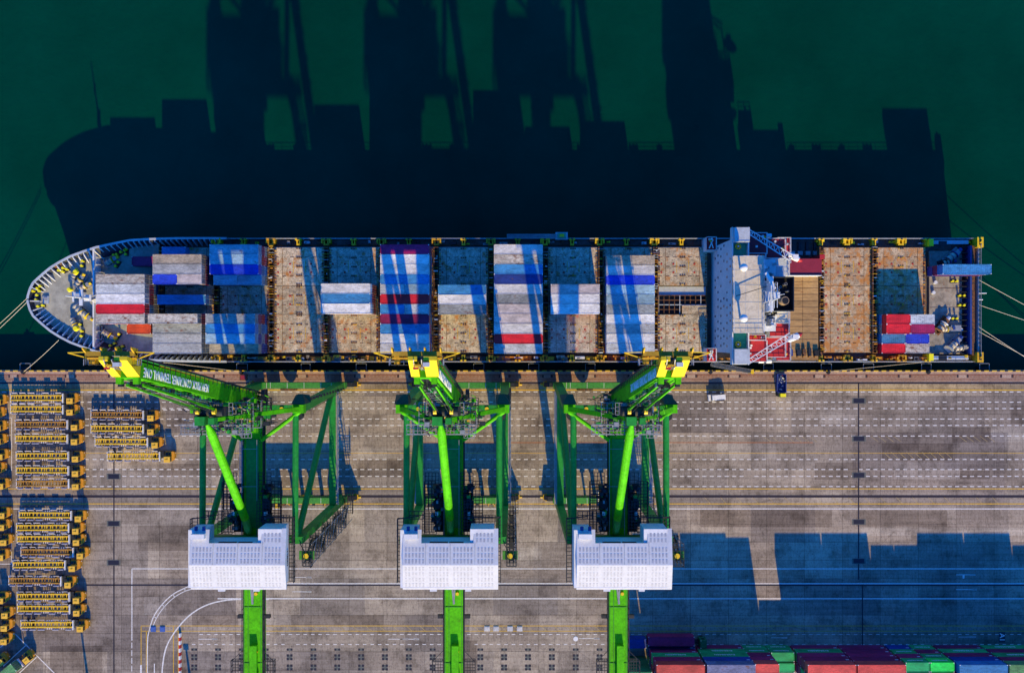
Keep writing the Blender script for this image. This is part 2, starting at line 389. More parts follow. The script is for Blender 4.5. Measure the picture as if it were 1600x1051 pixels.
q = []
for a, b, y in ((625, 655, 998), (607, 638, 998), (310, 340, 998), (905, 937, 997), (1205, 1230, 995.8), (1498, 1525, 994.6), (456, 487, 924), (456, 487, 901.5), (1494, 1524, 897.5), (1494, 1526, 920.5)):
    q += [rect(a, b, y - .7, y + .2), rect(b - 9, b, y - 1.2, y + .8)]
q += [rect(1504, 1507, 898, 903), rect(219, 221.5, 1038, 1051), rect(240.5, 242, 1036, 1051)]
marking('white_lane_arrows', MARKW, q, Z3)
marking('sandy_rail_strip', CONCY, [rect(-150, 1750, 600, 609)], .002)
marking('dark_repaired_slabs', CONCD, [rect(*v) for v in ((1378, 1489, 692, 719), (1488, 1548, 667, 691), (1273, 1345, 722, 749), (1579, 1650, 633, 662), (1500, 1547, 735, 748), (560, 632, 718, 745), (812, 842, 652, 700), (250, 372, 724, 742), (1094, 1300, 796, 823), (1338, 1480, 797, 822), (455, 600, 960, 976), (78, 160, 1008, 1051), (216, 330, 820, 860), (300, 372, 960, 978), (700, 745, 1000, 1051))], .002)
marking('pale_repaired_slabs', CONCL, [rect(*v) for v in ((1407, 1502, 612, 633), (1548, 1750, 667, 690), (1397, 1500, 722, 748), (1280, 1342, 638, 662), (1345, 1600, 824, 836), (812, 846, 855, 884), (1120, 1212, 692, 717), (225, 260, 932, 960), (560, 640, 700, 716))], .002)
# dark corner-casting pads: each is four dark squares round a pale cross
pad_base = []; pad_d = []
for k in range(0, 19):
    x = 303.5 + 37.25 * k
    for y, full in ((1014, 0), (1026, 1), (1042, 1)):
        pad_base.append(rect(x - 4.2, x + 4.2, y - (2 if not full else 4.2), y + (2 if not full else 4.2)))
        if full:
            for sx in (-1, 1):
                for sy in (-1, 1): pad_d.append(rect(x + sx * 2.9 - 1.8, x + sx * 2.9 + 1.8, y + sy * 2.9 - 1.8, y + sy * 2.9 + 1.8))
        else:
            for sx in (-1, 1): pad_d.append(rect(x + sx * 3.1 - 1.5, x + sx * 3.1 + 1.5, y - 1.6, y + 1.6))
marking('stacking_pads', PITF, pad_base, Z1); marking('stacking_pad_squares', GROOVE, pad_d, Z2)
mb = MB().m(GROOVE)
for x in (178, 1341.5): mb.box(WX(x) - .17, WX(x) + .17, WY(1060 if x < 500 else 905), WY(597), .001, Z3)
mb.box(WX(1347.5) - .15, WX(1347.5) + .15, WY(1012), WY(912), .001, Z3)
mb.box(WX(135), 400, WY(913.4) - .2, WY(913.4) + .2, .001, Z3)
tag(mb.build('drain_channels'), kind='structure')
# crane rails
mb = MB()
for y, wd in ((598, .5), (775, .65)):
    Y = WY(y); mb.m(GROOVE).box(-400, 400, Y - wd / 2, Y + wd / 2, .001, Z3); mb.m(RAILS).box(-400, 400, Y - .06, Y + .06, .0, .03)
for y in (591.5, 594.2): mb.m(BRICK).box(-400, 400, WY(y) - .12, WY(y) + .12, .001, Z3)
tag(mb.build('crane_rails'), kind='structure')
# quay edge: cable trench grilles and kerb
mb = MB(); x = -60
while x < 1700:
    L = RN.choice([52, 74, 76, 50]); X0, X1 = WX(x), WX(x + L); y0, y1 = WY(589.8), WY(585.2)
    mb.m(BRICK).box(X0, X1, y0, y1, .001, Z2); mb.m(RAILS).box(X0 - .3, X0 + .2, y0, y1, .001, .03); mb.box(X1 - .2, X1 + .3, y0, y1, .001, .03)
    k = X0 + .5
    while k < X1 - .3: mb.m(CONC2).box(k, k + .14, y0 + .1, y1 - .1, .002, .02); k += .36
    x += L + RN.choice([14, 16, 18])
mb.m(paint('red_trench_edge', (.26, .05, .03), .8, .3, 1)).box(-400, 400, WY(585.2), WY(584.4), .001, .02)
tag(mb.build('cable_trench'), kind='structure')
mb = MB(); X = -170
while X < 170:
    mb.m(YEL).box(X, X + 1.25, QY - .25, QY, 0, .25); mb.m(BLACK).box(X + 1.26, X + 2.1, QY - .25, QY, 0, .25); X += 2.12
tag(mb.build('quay_kerb'), kind='structure')
# pit covers on the ground (flush steel lids)
def pit(px, py):
    mb = MB(); X, Y = WX(px), WY(py)
    mb.m(PITF).box(X - 1.85, X + 1.85, Y - .75, Y + .75, .001, .016); mb.m(PITM).box(X - 1.45, X + 1.45, Y - .6, Y + .6, .002, .03)
    return mb.build('pit_cover')
names = {626: 'nearest the quay edge', 685: 'second from the quay edge', 742: 'just north of the landside rail', 815: 'just south of the landside rail', 876: 'southernmost'}
for y, s in names.items(): tag(pit(1342, y), 'dark steel pit cover on the right hand drain line, %s' % s, 'pit cover', 'pit covers on the drain lines')
for y, s in ((744, 'just north of the landside rail'), (817.5, 'south of the landside rail'), (878.5, 'southernmost')):
    tag(pit(177.5, y), 'dark steel pit cover on the left hand drain line, %s' % s, 'pit cover', 'pit covers on the drain lines')

# ------------------------------------------------------------------ containers
CMESH = {}
def cont_proto(color, L, H=2.59, door=1):
    key = (color, L, H, door)
    if key in CMESH: return CMESH[key]
    W = 2.438; mt = cmat(color); mb = MB().m(mt)
    lx, wy = L / 2, W / 2; e = .10
    mb.box(-lx + e, lx - e, -wy + .06, wy - .06, .08, H - .07)
    for sx in (-1, 1):
        for sy in (-1, 1): mb.box(sx * lx - (.16 if sx > 0 else 0), sx * lx + (0 if sx > 0 else .16), sy * wy - (.16 if sy > 0 else 0), sy * wy + (0 if sy > 0 else .16), .12, H - .12)
    for sy in (-1, 1):
        for z in (.0, H - .12): mb.box(-lx + .1, lx - .1, sy * wy - (.1 if sy > 0 else 0), sy * wy + (0 if sy > 0 else .1), z + .003, z + .117)
    for sx in (-1, 1):
        for z in (.0, H - .12): mb.box(sx * lx - (.12 if sx > 0 else 0), sx * lx + (0 if sx > 0 else .12), -wy + .1, wy - .1, z + .002, z + .118)
    # corrugation: side ribs and roof bows
    n = int(L / .56)
    for i in range(n):
        x = -lx + .4 + i * (L - .8) / n
        for sy in (-1, 1): mb.box(x, x + .22, min(sy * (wy - .06), sy * (wy - .015)), max(sy * (wy - .06), sy * (wy - .015)), .14, H - .13)
        mb.box(x, x + .2, -wy + .2, wy - .2, H - .07, H - .045)
    mb.m(GREYM)
    body = mb.build('container_body_source'); me = body.data; bpy.data.objects.remove(body)
    for v in me.vertices: pass
    d = MB().m(mt)
    X = -lx if door < 0 else lx; s = 1 if X > 0 else -1
    for sy in (-1, 1):
        d.m(mt).box(min(X - s * .1, X - s * .02), max(X - s * .1, X - s * .02), min(sy * .02, sy * (wy - .17)), max(sy * .02, sy * (wy - .17)), .14, H - .14)
        for k in (.35, .85): d.m(GREYM).box(min(X - s * .02, X + s * .03), max(X - s * .02, X + s * .03), sy * k - .03, sy * k + .03, .1, H - .1)
    do = d.build('door_source'); dm = do.data
    off = do.location.copy(); bpy.data.objects.remove(do)
    for v in dm.vertices: v.co += off
    f = MB().m(WHITE if color not in ('white', 'rusty white', 'tan', 'pale grey') else GREYM)
    for sx in (-1, 1):
        for sy in (-1, 1):
            for z in (-.002, H - .118): f.box(sx * lx - (.2 if sx > 0 else -.0) , sx * lx + (.2 if sx < 0 else .002), sy * wy - (.18 if sy > 0 else .002), sy * wy + (.18 if sy < 0 else .002), z, z + .12)
    fo = f.build('fit_source'); fm = fo.data; off = fo.location.copy(); bpy.data.objects.remove(fo)
    for v in fm.vertices: v.co += off
    # body origin: undo base offset (mesh is centred on its base already)
    CMESH[key] = (me, dm, fm); return CMESH[key]
NCONT = [0]
def container(x0, yc, z0, color, L=12.19, H=2.59, label='', group='', door=1, rz=0, name='shipping_container'):
    me, dm, fm = cont_proto(color, L, H, door)
    o = bpy.data.objects.new(name, me); COL.objects.link(o); o.location = (x0 + L / 2, yc, z0); o.rotation_euler = (0, 0, rz)
    tag(o, label, 'container', group)
    d = bpy.data.objects.new('door', dm); COL.objects.link(d); d.parent = o
    c = bpy.data.objects.new('corner_casting', fm); COL.objects.link(c); c.parent = o
    NCONT[0] += 1
    return o

# ------------------------------------------------------------------ the ship
CY = 9.45; DZ = 5.6; HZ = 7.5; ROW = 2.48; YN = 22.96
BX = {i: -61.4 + 14.2 * (i - 3) for i in range(0, 11)}; BX[11] = 80.7; BX[12] = 94.6
ship = tag(empty('container_ship', (0, CY, -4)), 'long container ship moored along the quay, half loaded with coloured containers', 'ship')
HB = [(-123.4, 0.0, 0, 11.3), (-123.0, 2.2, 0, 11.3), (-121.9, 4.3, 0, 11.3), (-120.0, 6.1, .3, 11.3), (-116.7, 8.8, 1.2, 11.3), (-111.8, 11.4, 3.0, 11.2), (-105.6, 13.5, 5.6, 11.0), (-97.5, 15.4, 9.0, 9.8),
      (-88, 15.8, 12.0, 9.6), (-80, 16.0, 14.0, 8.4), (-72, 16.1, 15.6, 7.0), (-60, 16.1, 16.1, 7.0), (100, 16.1, 16.1, 7.0), (112, 16.1, 13.5, 7.0), (121.2, 16.1, 10.5, 7.0)]
def hull_section(X, hd, hw, zt):
    wx = X if X > -118 else -117 - (X + 118) * -.12
    pts = []
    for t in (0, .3, .6, .8, 1):
        z = -5.5 + (zt + 5.5) * t; k = t ** 1.6
        pts.append((wx + (X - wx) * k, hw + (hd - hw) * k, z))
    return pts
mb = MB().m(HULL); secs = [hull_section(*h) for h in HB]
for A, B in zip(secs, secs[1:]):
    for a0, a1, b0, b1 in zip(A, A[1:], B, B[1:]):
        mb.face([(a0[0], CY + a0[1], a0[2]), (a1[0], CY + a1[1], a1[2]), (b1[0], CY + b1[1], b1[2]), (b0[0], CY + b0[1], b0[2])])
        mb.face([(b0[0], CY - b0[1], b0[2]), (b1[0], CY - b1[1], b1[2]), (a1[0], CY - a1[1], a1[2]), (a0[0], CY - a0[1], a0[2])])
T = secs[-1]
for a, b in zip(T, T[1:]): mb.face([(a[0], CY + a[1], a[2]), (b[0], CY + b[1], b[2]), (b[0], CY - b[1], b[2]), (a[0], CY - a[1], a[2])])
mb.build('hull', ship)
def hbd(X):                                             # deck half breadth at X
    for a, b in zip(HB, HB[1:]):
        if a[0] <= X <= b[0]:
            t = (X - a[0]) / (b[0] - a[0]); return a[1] + (b[1] - a[1]) * t, a[3] + (b[3] - a[3]) * t
    return HB[-1][1], HB[-1][3]
# decks
def deckpoly(x0, x1, inset=.3, n=16):
    xs = [x0 + (x1 - x0) * i / n for i in range(n + 1)]; a = [(x, CY + max(.05, hbd(x)[0] - inset)) for x in xs]; b = [(x, CY - max(.05, hbd(x)[0] - inset)) for x in reversed(xs)]
    return b[::-1] + a[::-1]
MB().m(BOWD).prism(deckpoly(-123.0, -106.8), 9.4, 9.8).build('forecastle_deck', ship)
MB().m(BOWD).prism(deckpoly(-106.8, -91.5), 7.0, 7.4).build('forecastle_deck', ship)
MB().m(DECKD).prism([(-91.5, CY - 15.9), (121, CY - 15.9), (121, CY + 15.9), (-91.5, CY + 15.9)], DZ - .3, DZ).build('main_deck', ship)
# bulwark: inner face, cap rail and stiffener brackets
mb = MB(); cap = MB().m(SHIPG); ribs = MB().m(SHIPW)
xs = [-123.35 + .0 * i for i in range(1)] + [-123.2, -122.7, -121.9, -120.8, -119.3, -117.5, -115.3, -112.5, -109.5, -106, -102, -98, -94, -90, -86, -82, -78, -74]
P = [(x, hbd(x)) for x in xs]
for sgn in (1, -1):
    for (xa, (ha, za)), (xb, (hb, zb)) in zip(P, P[1:]):
        ya, yb = CY + sgn * (ha - .22), CY + sgn * (hb - .22); zf = 9.8 if xa < -106.8 else (7.4 if xa < -92 else DZ)
        pts = [(xa, ya, zf), (xb, yb, zf), (xb, yb, zb), (xa, ya, za)]
        mb.m(SHIPG).face(pts if sgn > 0 else pts[::-1])
        cap.beam((xa, CY + sgn * (ha - .1), za + .06), (xb, CY + sgn * (hb - .1), zb + .06), .55, .14)
mb.build('bulwark', ship); cap.build('bulwark_cap', ship)
x = -122.4
while x < -76:
    h, z = hbd(x); h2, _ = hbd(x + .4); sl = (h2 - h) / .4; n = Vector((-sl, 1)).normalized()
    for sgn in (1, -1):
        p = Vector((x, CY + sgn * (h - .3))); d = Vector((-n.x, -n.y * sgn)) * (2.7 if x < -106 else 1.6); zf = 9.8 if x < -106.8 else (7.4 if x < -92 else DZ)
        e = p + d; t = Vector((-d.y, d.x)).normalized() * .09
        ribs.hexa([(p.x - t.x, p.y - t.y, zf), (e.x - t.x, e.y - t.y, zf), (e.x + t.x, e.y + t.y, zf), (p.x + t.x, p.y + t.y, zf),
                   (p.x - t.x, p.y - t.y, z - .1), (p.x + d.x * .25 - t.x, p.y + d.y * .25 - t.y, z - .1), (p.x + d.x * .25 + t.x, p.y + d.y * .25 + t.y, z - .1), (p.x + t.x, p.y + t.y, z - .1)])
    x += .9 if x < -119 else 1.35
ribs.build('bulwark_brackets', ship)
# breakwater, foremast, windlass gear
mb = MB().m(SHIPW); mb.box(-107.0, -106.6, CY - 12.6, CY + 13.2, 7.4, 10.9)
for i in range(14):
    y = CY - 12 + i * 1.9; mb.hexa([(-106.6, y, 7.4), (-105.6, y, 7.4), (-105.6, y + .15, 7.4), (-106.6, y + .15, 7.4), (-106.6, y, 10.1), (-106.4, y, 10.1), (-106.4, y + .15, 10.1), (-106.6, y + .15, 10.1)])
mb.build('breakwater', ship)
mast = MB().m(SHIPW)
mast.tube((-106.2, 9.6, 7.4), (-106.2, 9.6, 18), .55, .4, 10); mast.tube((-106.2, 9.6, 18), (-106.2, 9.6, 24.5), .25, .12)
mast.box(-106.6, -105.8, 7.6, 11.6, 17.6, 18.0); mast.box(-106.4, -106.0, 8.4, 10.8, 21.2, 21.4); mast.box(-107.1, -105.3, 8.8, 10.4, 14.6, 14.8)
mast.beam((-106.2, 9.6, 15), (-103.8, 12.4, 7.4), .25, .25); mast.beam((-106.2, 9.6, 15), (-103.8, 6.8, 7.4), .25, .25)
mast.build('foremast', ship)
def drumwinch(px, py, z, ang, s=1.0, name='mooring_winch', c1=GREYM, c2=YEL):
    X, Y = WX(px, z), WY(py, z); mb = MB(); d = Vector((math.cos(ang), math.sin(ang), 0)); n = Vector((-d.y, d.x, 0)); c = Vector((X, Y, z))
    mb.m(c1).beam(c + Vector((0, 0, .15)) - d * 1.9 * s, c + Vector((0, 0, .15)) + d * 1.9 * s, 1.7 * s, .3)
    mb.m(ROPE).tube(c + Vector((0, 0, .95)) - d * 1.2 * s, c + Vector((0, 0, .95)) + d * .3 * s, .62 * s, n=10)
    for k in (-1.3, -.45, .4): mb.m(c2 if k > 0 else c1).tube(c + Vector((0, 0, .95)) + d * k * s, c + Vector((0, 0, .95)) + d * (k + .13) * s, .85 * s, n=12)
    mb.m(c1).beam(c + Vector((0, 0, .8)) + d * .7 * s, c + Vector((0, 0, .8)) + d * 1.5 * s, .9 * s, 1.1); mb.m(c2).tube(c + Vector((0, 0, .95)) + d * 1.5 * s, c + Vector((0, 0, .95)) + d * 2.1 * s, .4 * s, n=8)
    return mb.build(name, ship)
drumwinch(127, 440, 9.8, 1.0, 1.1); drumwinch(134, 448, 9.8, .5, 1.0); drumwinch(128, 485, 9.8, -.9, 1.2); drumwinch(137, 492, 9.8, -.6, 1.1)
drumwinch(176, 408, 7.4, .5, 1.1); drumwinch(172, 523, 7.4, -.5, 1.1); drumwinch(119, 430, 9.8, 1.2, .9); drumwinch(119, 504, 9.8, -1.1, .9)
mb = MB().m(SHIPW).box(WX(123, 9), WX(138, 9), WY(466, 9), WY(457, 9), 9.8, 11.6); mb.m(SHIPG).box(WX(124, 10), WX(130, 10), WY(464, 10), WY(459, 10), 11.6, 12.0); mb.m(WINDOW).box(WX(132, 10), WX(135, 10), WY(464, 10), WY(461, 10), 11.6, 11.7)
mb.build('bow_store_house', ship)
def bitts(px, py, z=8.3, ang=0, name='mooring_bitts', m=LEMON, s=1.0):
    X, Y = WX(px, z), WY(py, z); mb = MB(); d = Vector((math.cos(ang), math.sin(ang))) * .62 * s
    mb.m(DARK).beam((X - d.x * 1.6, Y - d.y * 1.6, z + .1), (X + d.x * 1.6, Y + d.y * 1.6, z + .1), .9 * s, .2)
    for k in (-1, 1):
        mb.m(m).tube((X + k * d.x, Y + k * d.y, z + .1), (X + k * d.x, Y + k * d.y, z + 1.0), .24 * s, n=10); mb.tube((X + k * d.x, Y + k * d.y, z + 1.0), (X + k * d.x, Y + k * d.y, z + 1.12), .34 * s, n=10)
    return mb.build(name, ship)
for a, b, g in ((131, 412, 1.4), (58, 453, .6), (65, 451, 1.4), (60, 465, 1.4), (66, 478, .2), (98, 421, .5), (104, 423, .5), (130, 521, 1.5),
                (188, 396, .5), (198, 388, 1.5), (199, 394, 1.5), (190, 386, .1), (185, 413, 1), (178, 402, 1), (186, 525, .9), (178, 538, .5), (190, 542, .3), (124, 508, .3)): bitts(a, b, 9.8 if a < 147 else 7.4, g)
for a, b, r in ((125, 426, .62), (125, 513, .62), (115, 453, .5)):
    X, Y = WX(a, 9), WY(b, 9); mb = MB().m(LEMON); mb.tube((X, Y, 9.8), (X, Y, 10.9), r * .7, n=10); mb.tube((X, Y, 10.9), (X, Y, 11.4), r * 1.25, r * .9, n=12); mb.build('mushroom_vent', ship)
mb = MB().m(SHIPG).box(WX(73, 8.4), WX(82, 8.4), WY(475, 8.4), WY(463, 8.4), 9.8, 10.2); mb.m(GREYM).box(WX(74.5, 8.4), WX(80.5, 8.4), WY(470, 8.4), WY(464.5, 8.4), 10.2, 10.3); mb.build('deck_hatch', ship)
mb = MB().m(SHIPW).box(WX(50, 9), WX(68, 9), WY(471.5, 9), WY(470, 9), 9.8, 11.0); mb.build('bow_centre_web', ship)
for a, b in ((147, 510), (147, 522)): MB().m(DARK).box(WX(a + 2, 8.4), WX(a + 12, 8.4), WY(b + 8, 8.4), WY(b, 8.4), 7.4, 7.8).m(SHIPW).rail([(WX(a + 1.5, 8.4), WY(b + 8.5, 8.4), 7.4), (WX(a + 12.5, 8.4), WY(b + 8.5, 8.4), 7.4), (WX(a + 12.5, 8.4), WY(b - .5, 8.4), 7.4)]).build('deck_opening', ship)

# hatch covers (rows 0-3, 4-6, 7-10), with painted fitting marks
PAN = [(0, 4), (4, 7), (7, 11)]
def hatch(bay, pan, mat, marks=True):
    x0 = BX[bay] - .15; x1 = x0 + 12.75; ya = YN - ROW * PAN[pan][0] + .05; yb = YN - ROW * PAN[pan][1] + .16
    mb = MB().m(mat).box(x0, x1, yb, ya, HZ - .9, HZ)
    mb.m(RUSTD)
    for x in (x0 + 2.0, x1 - 2.0): mb.box(x - .05, x + .05, yb + .2, ya - .2, HZ, HZ + .03)
    n = max(2, PAN[pan][1] - PAN[pan][0])
    for i in range(1, n):
        y = ya - i * (ya - yb) / n
        for k in range(7):
            if RN.random() < .8: X = x0 + .6 + k * (x1 - x0 - 1.2) / 6; mb.box(X - .45, X + .45, y - .06, y + .06, HZ, HZ + .04)
    xm = (x0 + x1) / 2
    for k in range(n + 1):                                # central stacking cones in dark clusters
        y = yb + .25 + k * (ya - yb - .5) / n
        for s in (-1, 0, 1): mb.m(AMBER if RN.random() < .3 else RUSTD).box(xm + s * .55 - .2, xm + s * .55 + .2, y - .16, y + .16, HZ, HZ + .14)
    for xx in (x0 + .3, x1 - .3):
        y = yb + .3
        while y < ya - .2:
            mb.m(RN.choice([RUSTD, RUSTD, AMBER, ORNG])).box(xx - .22, xx + .22, y - .12, y + .12, HZ, HZ + RN.uniform(.08, .3)); y += RN.uniform(.5, .9)
    if marks:
        yc = (ya + yb) / 2; dy = ROW * .44
        for X in (x0 + .9, x0 + 4.0, x1 - 3.3, x1 - .4):
            for s in (-1, 1): mb.m(REDM).tube((X, yc - (.4 if pan == 0 else 0) + s * dy, HZ), (X, yc - (.4 if pan == 0 else 0) + s * dy, HZ + .05), .27, n=8); 
        mb.m(MARKY)
        for X in (xm - 1.5, xm + 1.6): mb.box(X - .06, X + .06, yc - 1.5, yc + 1.5, HZ, HZ + .02)
    return mb.build('hatch_cover', ship)
for b in list(range(1, 13)):
    for p in range(3):
        if b == 10 and p == 1: continue
        hatch(b, p, HATCHR if b in (11, 12) else (HATCHP if (b == 8 and p == 2) else HATCH), True)
MB().m(DECKD).box(BX[0] - .3, BX[0] + 13.2, YN - ROW * 8, YN - ROW * 3 + .1, 7.4, 7.5).build('hatch_cover', ship)
# open hold of bay 10
x0 = BX[10] - .1; x1 = x0 + 12.7; y0, y1 = YN - ROW * 7 + .2, YN - ROW * 4
mb = MB().m(DARK).box(x0, x1, y0, y1, DZ + .004, DZ + .05); mb.m(RUSTD).box(x0 - .01, x0 + .2, y0, y1, DZ, HZ - .1); mb.box(x1 - .2, x1, y0, y1, DZ, HZ - .1)  # dark floor sheet paints in the unlit depth of the hold
for i in range(10): X = x0 + .2 + i * (x1 - x0 - .4) / 9; mb.m(SHIPG if i % 4 == 0 else RUSTD).box(X - .09, X + .09, y0, y1 - 2.4, HZ - .5, HZ - .2)
for j in range(5): Y = y0 + j * (y1 - 2.4 - y0) / 4; mb.m(SHIPG if j == 2 else RUSTD).box(x0, x1, Y - .1, Y + .1, HZ - .52, HZ - .22)
mb.m(HATCH).box(x0 + 6.2, x1 - .2, y0, y0 + 2.3, HZ - .19, HZ); mb.m(SHIPG).box(x0 + .2, x1 - .2, y1 - 2.3, y1 - .1, DZ + .1, HZ - .6)
for k in range(12): mb.m(ORNG).box(x0 + 6.1 + RN.uniform(-6, 6), x0 + 6.4 + RN.uniform(-.2, .2), y0 + 1, y0 + 1.1, HZ - .3, HZ - .2) if 0 else None
mb.build('open_hold', ship)
# lashing bridges in the gaps between bays
for b in range(1, 13):
    X = BX[b] - 1.5
    if b == 11: X = BX[11] - 1.3
    mb = MB(); ya, yb = YN + .2, YN - ROW * 11
    mb.m(RUSTD).box(X + .05, X + .25, yb, ya, DZ, HZ + .9); mb.box(X + 1.0, X + 1.2, yb, ya, DZ, HZ + .6)
    mb.m(DECKD).box(X + .3, X + .95, yb, ya, DZ + .4, DZ + .5)
    y = yb
    while y < ya:
        mb.m(RN.choice([RUSTD, RUSTD, ORNG, AMBER, SHIPG])).box(X + .0, X + 1.25, y, y + .1, HZ + RN.uniform(-.2, .8), HZ + RN.uniform(.9, 1.0)); y += RN.uniform(.5, 1.0)
    for k in range(26):
        y = RN.uniform(yb, ya); mb.m(RN.choice([ORNG, AMBER, SHIPW, RUSTD, ORNG])).box(X + RN.uniform(0, .8), X + RN.uniform(.85, 1.25), y, y + RN.uniform(.1, .35), HZ + .2, HZ + RN.uniform(.95, 1.1))
    mb.build('lashing_bridge', ship)
# outboard container pedestals, both sides
def pedestal(px, side, big, m):
    z = 7.4; X = WX(px, z); Y = CY + side * 15.3; mb = MB().m(m); w_ = 1.15 if big else .75; s = side
    def b(xa, xb, ya, yb, za, zb): mb.box(X + xa, X + xb, min(Y + s * ya, Y + s * yb), max(Y + s * ya, Y + s * yb), za, zb)
    b(-w_, w_, .2, .75, DZ, z + .3); b(-w_ * .6, -w_ * .25, -1.0, .2, DZ, z); b(w_ * .25, w_ * .6, -1.0, .2, DZ, z)
    b(-w_ * .62, w_ * .62, -1.1, -.7, DZ, z - .1)
    if big: b(-w_ * 1.05, -w_ * .75, -.6, .75, DZ, z + .45); b(w_ * .75, w_ * 1.05, -.6, .75, DZ, z + .45)
    mb.m(DARK); b(-.2, .2, .3, .6, z + .3, z + .5)
    return mb.build('container_pedestal', ship)
for i, px in enumerate([338, 380, 423, 466, 509.5, 552, 596, 638.5, 682, 724, 767, 809, 851.5, 894, 937, 979, 1022.5, 1065, 1106, 1283, 1324, 1366, 1408, 1449]):
    big = i % 2 == 0
    pedestal(px, 1, big, AMBER if px in (423, 509.5, 596, 682, 767) else YEL); pedestal(px, -1, big, AMBER if big else YEL)
# side passages: rails, pipes, lockers
for s in (1, -1):
    mb = MB().m(GREYM).rail([(-74, CY + s * 15.95, 7.0), (52, CY + s * 15.95, 7.0)], 1.0, .08, 2.4); mb.rail([(79, CY + s * 15.95, 7.0), (120, CY + s * 15.95, 7.0)], 1.0, .08, 2.4)
    mb.m(SHIPG).box(-74, 121, CY + s * 16.0 - .12, CY + s * 16.0 + .12, 6.9, 7.08); mb.build('side_railing', ship)
    mb = MB().m(RUSTD if s > 0 else ORNG)
    for k, m_ in ((14.3, DARK), (14.7, GREYM if s > 0 else ORNG), (15.2, RUSTD)): mb.m(m_).tube((-74, CY + s * k - .9 * (s > 0), DZ + .4), (51, CY + s * k - .9 * (s > 0), DZ + .4), .13, n=5); 
    mb.build('deck_pipes', ship)
    X = -74
    while X < 118:
        if not 51 < X < 79:
            w_ = RN.uniform(.5, 2.6); y = CY + s * RN.uniform(14.6, 15.4); m_ = RN.choice([DARK, GREYM, SHIPG, RUSTD, LEMON, DARK] if s > 0 else [AMBER, ORNG, YEL, DECKS, AMBER, DARK, SHIPW, ORNG])
            hh = RN.uniform(.2, 1.3)
            hh += .9 * (s < 0)
        MB().m(m_).taper(X, X + w_, y - .3, y + RN.uniform(.1, .5), DZ, DZ + hh, .04).m(DARK).box(X + w_ * .2, X + w_ * .5, y - .1, y + .1, DZ + hh, DZ + hh + .05).build('deck_locker', ship)
        X += RN.uniform(2.6, 5.4) if s > 0 else RN.uniform(1.2, 3.0)
X = -73.0
while X < 116:
    if not 50 < X < 79:
        L_ = RN.uniform(2.2, 5.4); MB().m(RN.choice([DECKS, AMBER, ORNG, GOLD, RUSTD, AMBER, DECKS])).box(X, X + L_, CY - 15.7, CY - 14.7 + RN.uniform(-.1, .3), DZ + .2, 6.5).m(DARK).box(X + .2, X + .9, CY - 15.5, CY - 15.0, 6.5, 6.56).m(ORNG).box(X + L_ * .5, X + L_ * .6, CY - 15.6, CY - 14.8, 6.5, 7.0).build('side_plating', ship)
    X += RN.uniform(3.5, 7.0)
# long grey gangway stowed on the outer rail, with its green winch box
mb = MB().m(GREYM).box(WX(792, 8), WX(868, 8), CY + 16.0, CY + 16.9, 7.6, 7.8)
for i in range(48): X = WX(793, 8) + i * .26; mb.box(X, X + .06, CY + 16.05, CY + 16.85, 7.8, 7.86)
mb.m(SHIPG).box(WX(792, 8), WX(868, 8), CY + 16.85, CY + 16.95, 7.8, 8.3); mb.m(SHIPG).box(WX(868, 8), WX(887, 8), CY + 15.6, CY + 17.5, 7.4, 8.0); mb.m(TEAL).box(WX(871, 8), WX(884, 8), CY + 15.9, CY + 17.2, 8.0, 8.8); mb.m(YEL).box(WX(874, 8), WX(881, 8), CY + 16.2, CY + 16.9, 8.8, 9.0)
mb.build('stowed_gangway', ship)

# superstructure
SX = 52.1
house = MB()
house.m(SHIPW).box(SX, 55.95, CY - 13.4, CY + 13.6, DZ, 24.6)
house.box(55.95, 62.5, CY - 8.2, CY + 8.8, DZ, 25.3)
HS = house.build('accommodation_block', ship)
mb = MB()
for lvl, zz in enumerate((9.5, 12.3, 15.1, 17.9, 20.7, 23.5)):
    for k in range(14):
        y = CY - 12 + k * 1.85 + (lvl % 2) * .5
        if RN.random() < .62: mb.m(WINDOW).box(SX - .03, SX + .04, y, y + .55, zz, zz + .8)
mb.build('windows', HS)
# wheelhouse with its window band and roof
wh = MB().m(SHIPW).box(51.9, 58.3, .8 + .3, 18.8 - .3, 25.3, 28.0).build('wheelhouse', ship)
mb = MB().m(WINDOW).box(51.85, 51.95, 1.6, 18.0, 26.4, 27.4); mb.build('window_band', wh)
mb = MB().m(CREAMR).box(51.5, 58.7, .8, 18.8, 28.0, 28.25); mb.m(SHIPG)
for X in (54.5, 57.5): mb.box(X - .04, X + .04, .9, 18.7, 28.25, 28.28)
for Y in (4, 8, 12, 15.5): mb.box(51.6, 58.6, Y - .04, Y + .04, 28.25, 28.29)
mb.m(SHIPW).rail([(51.6, .9, 28.25), (51.6, 18.7, 28.25), (58.6, 18.7, 28.25), (58.6, .9, 28.25), (51.6, .9, 28.25)], 1.0, .07, 1.5); mb.build('wheelhouse_roof', wh)
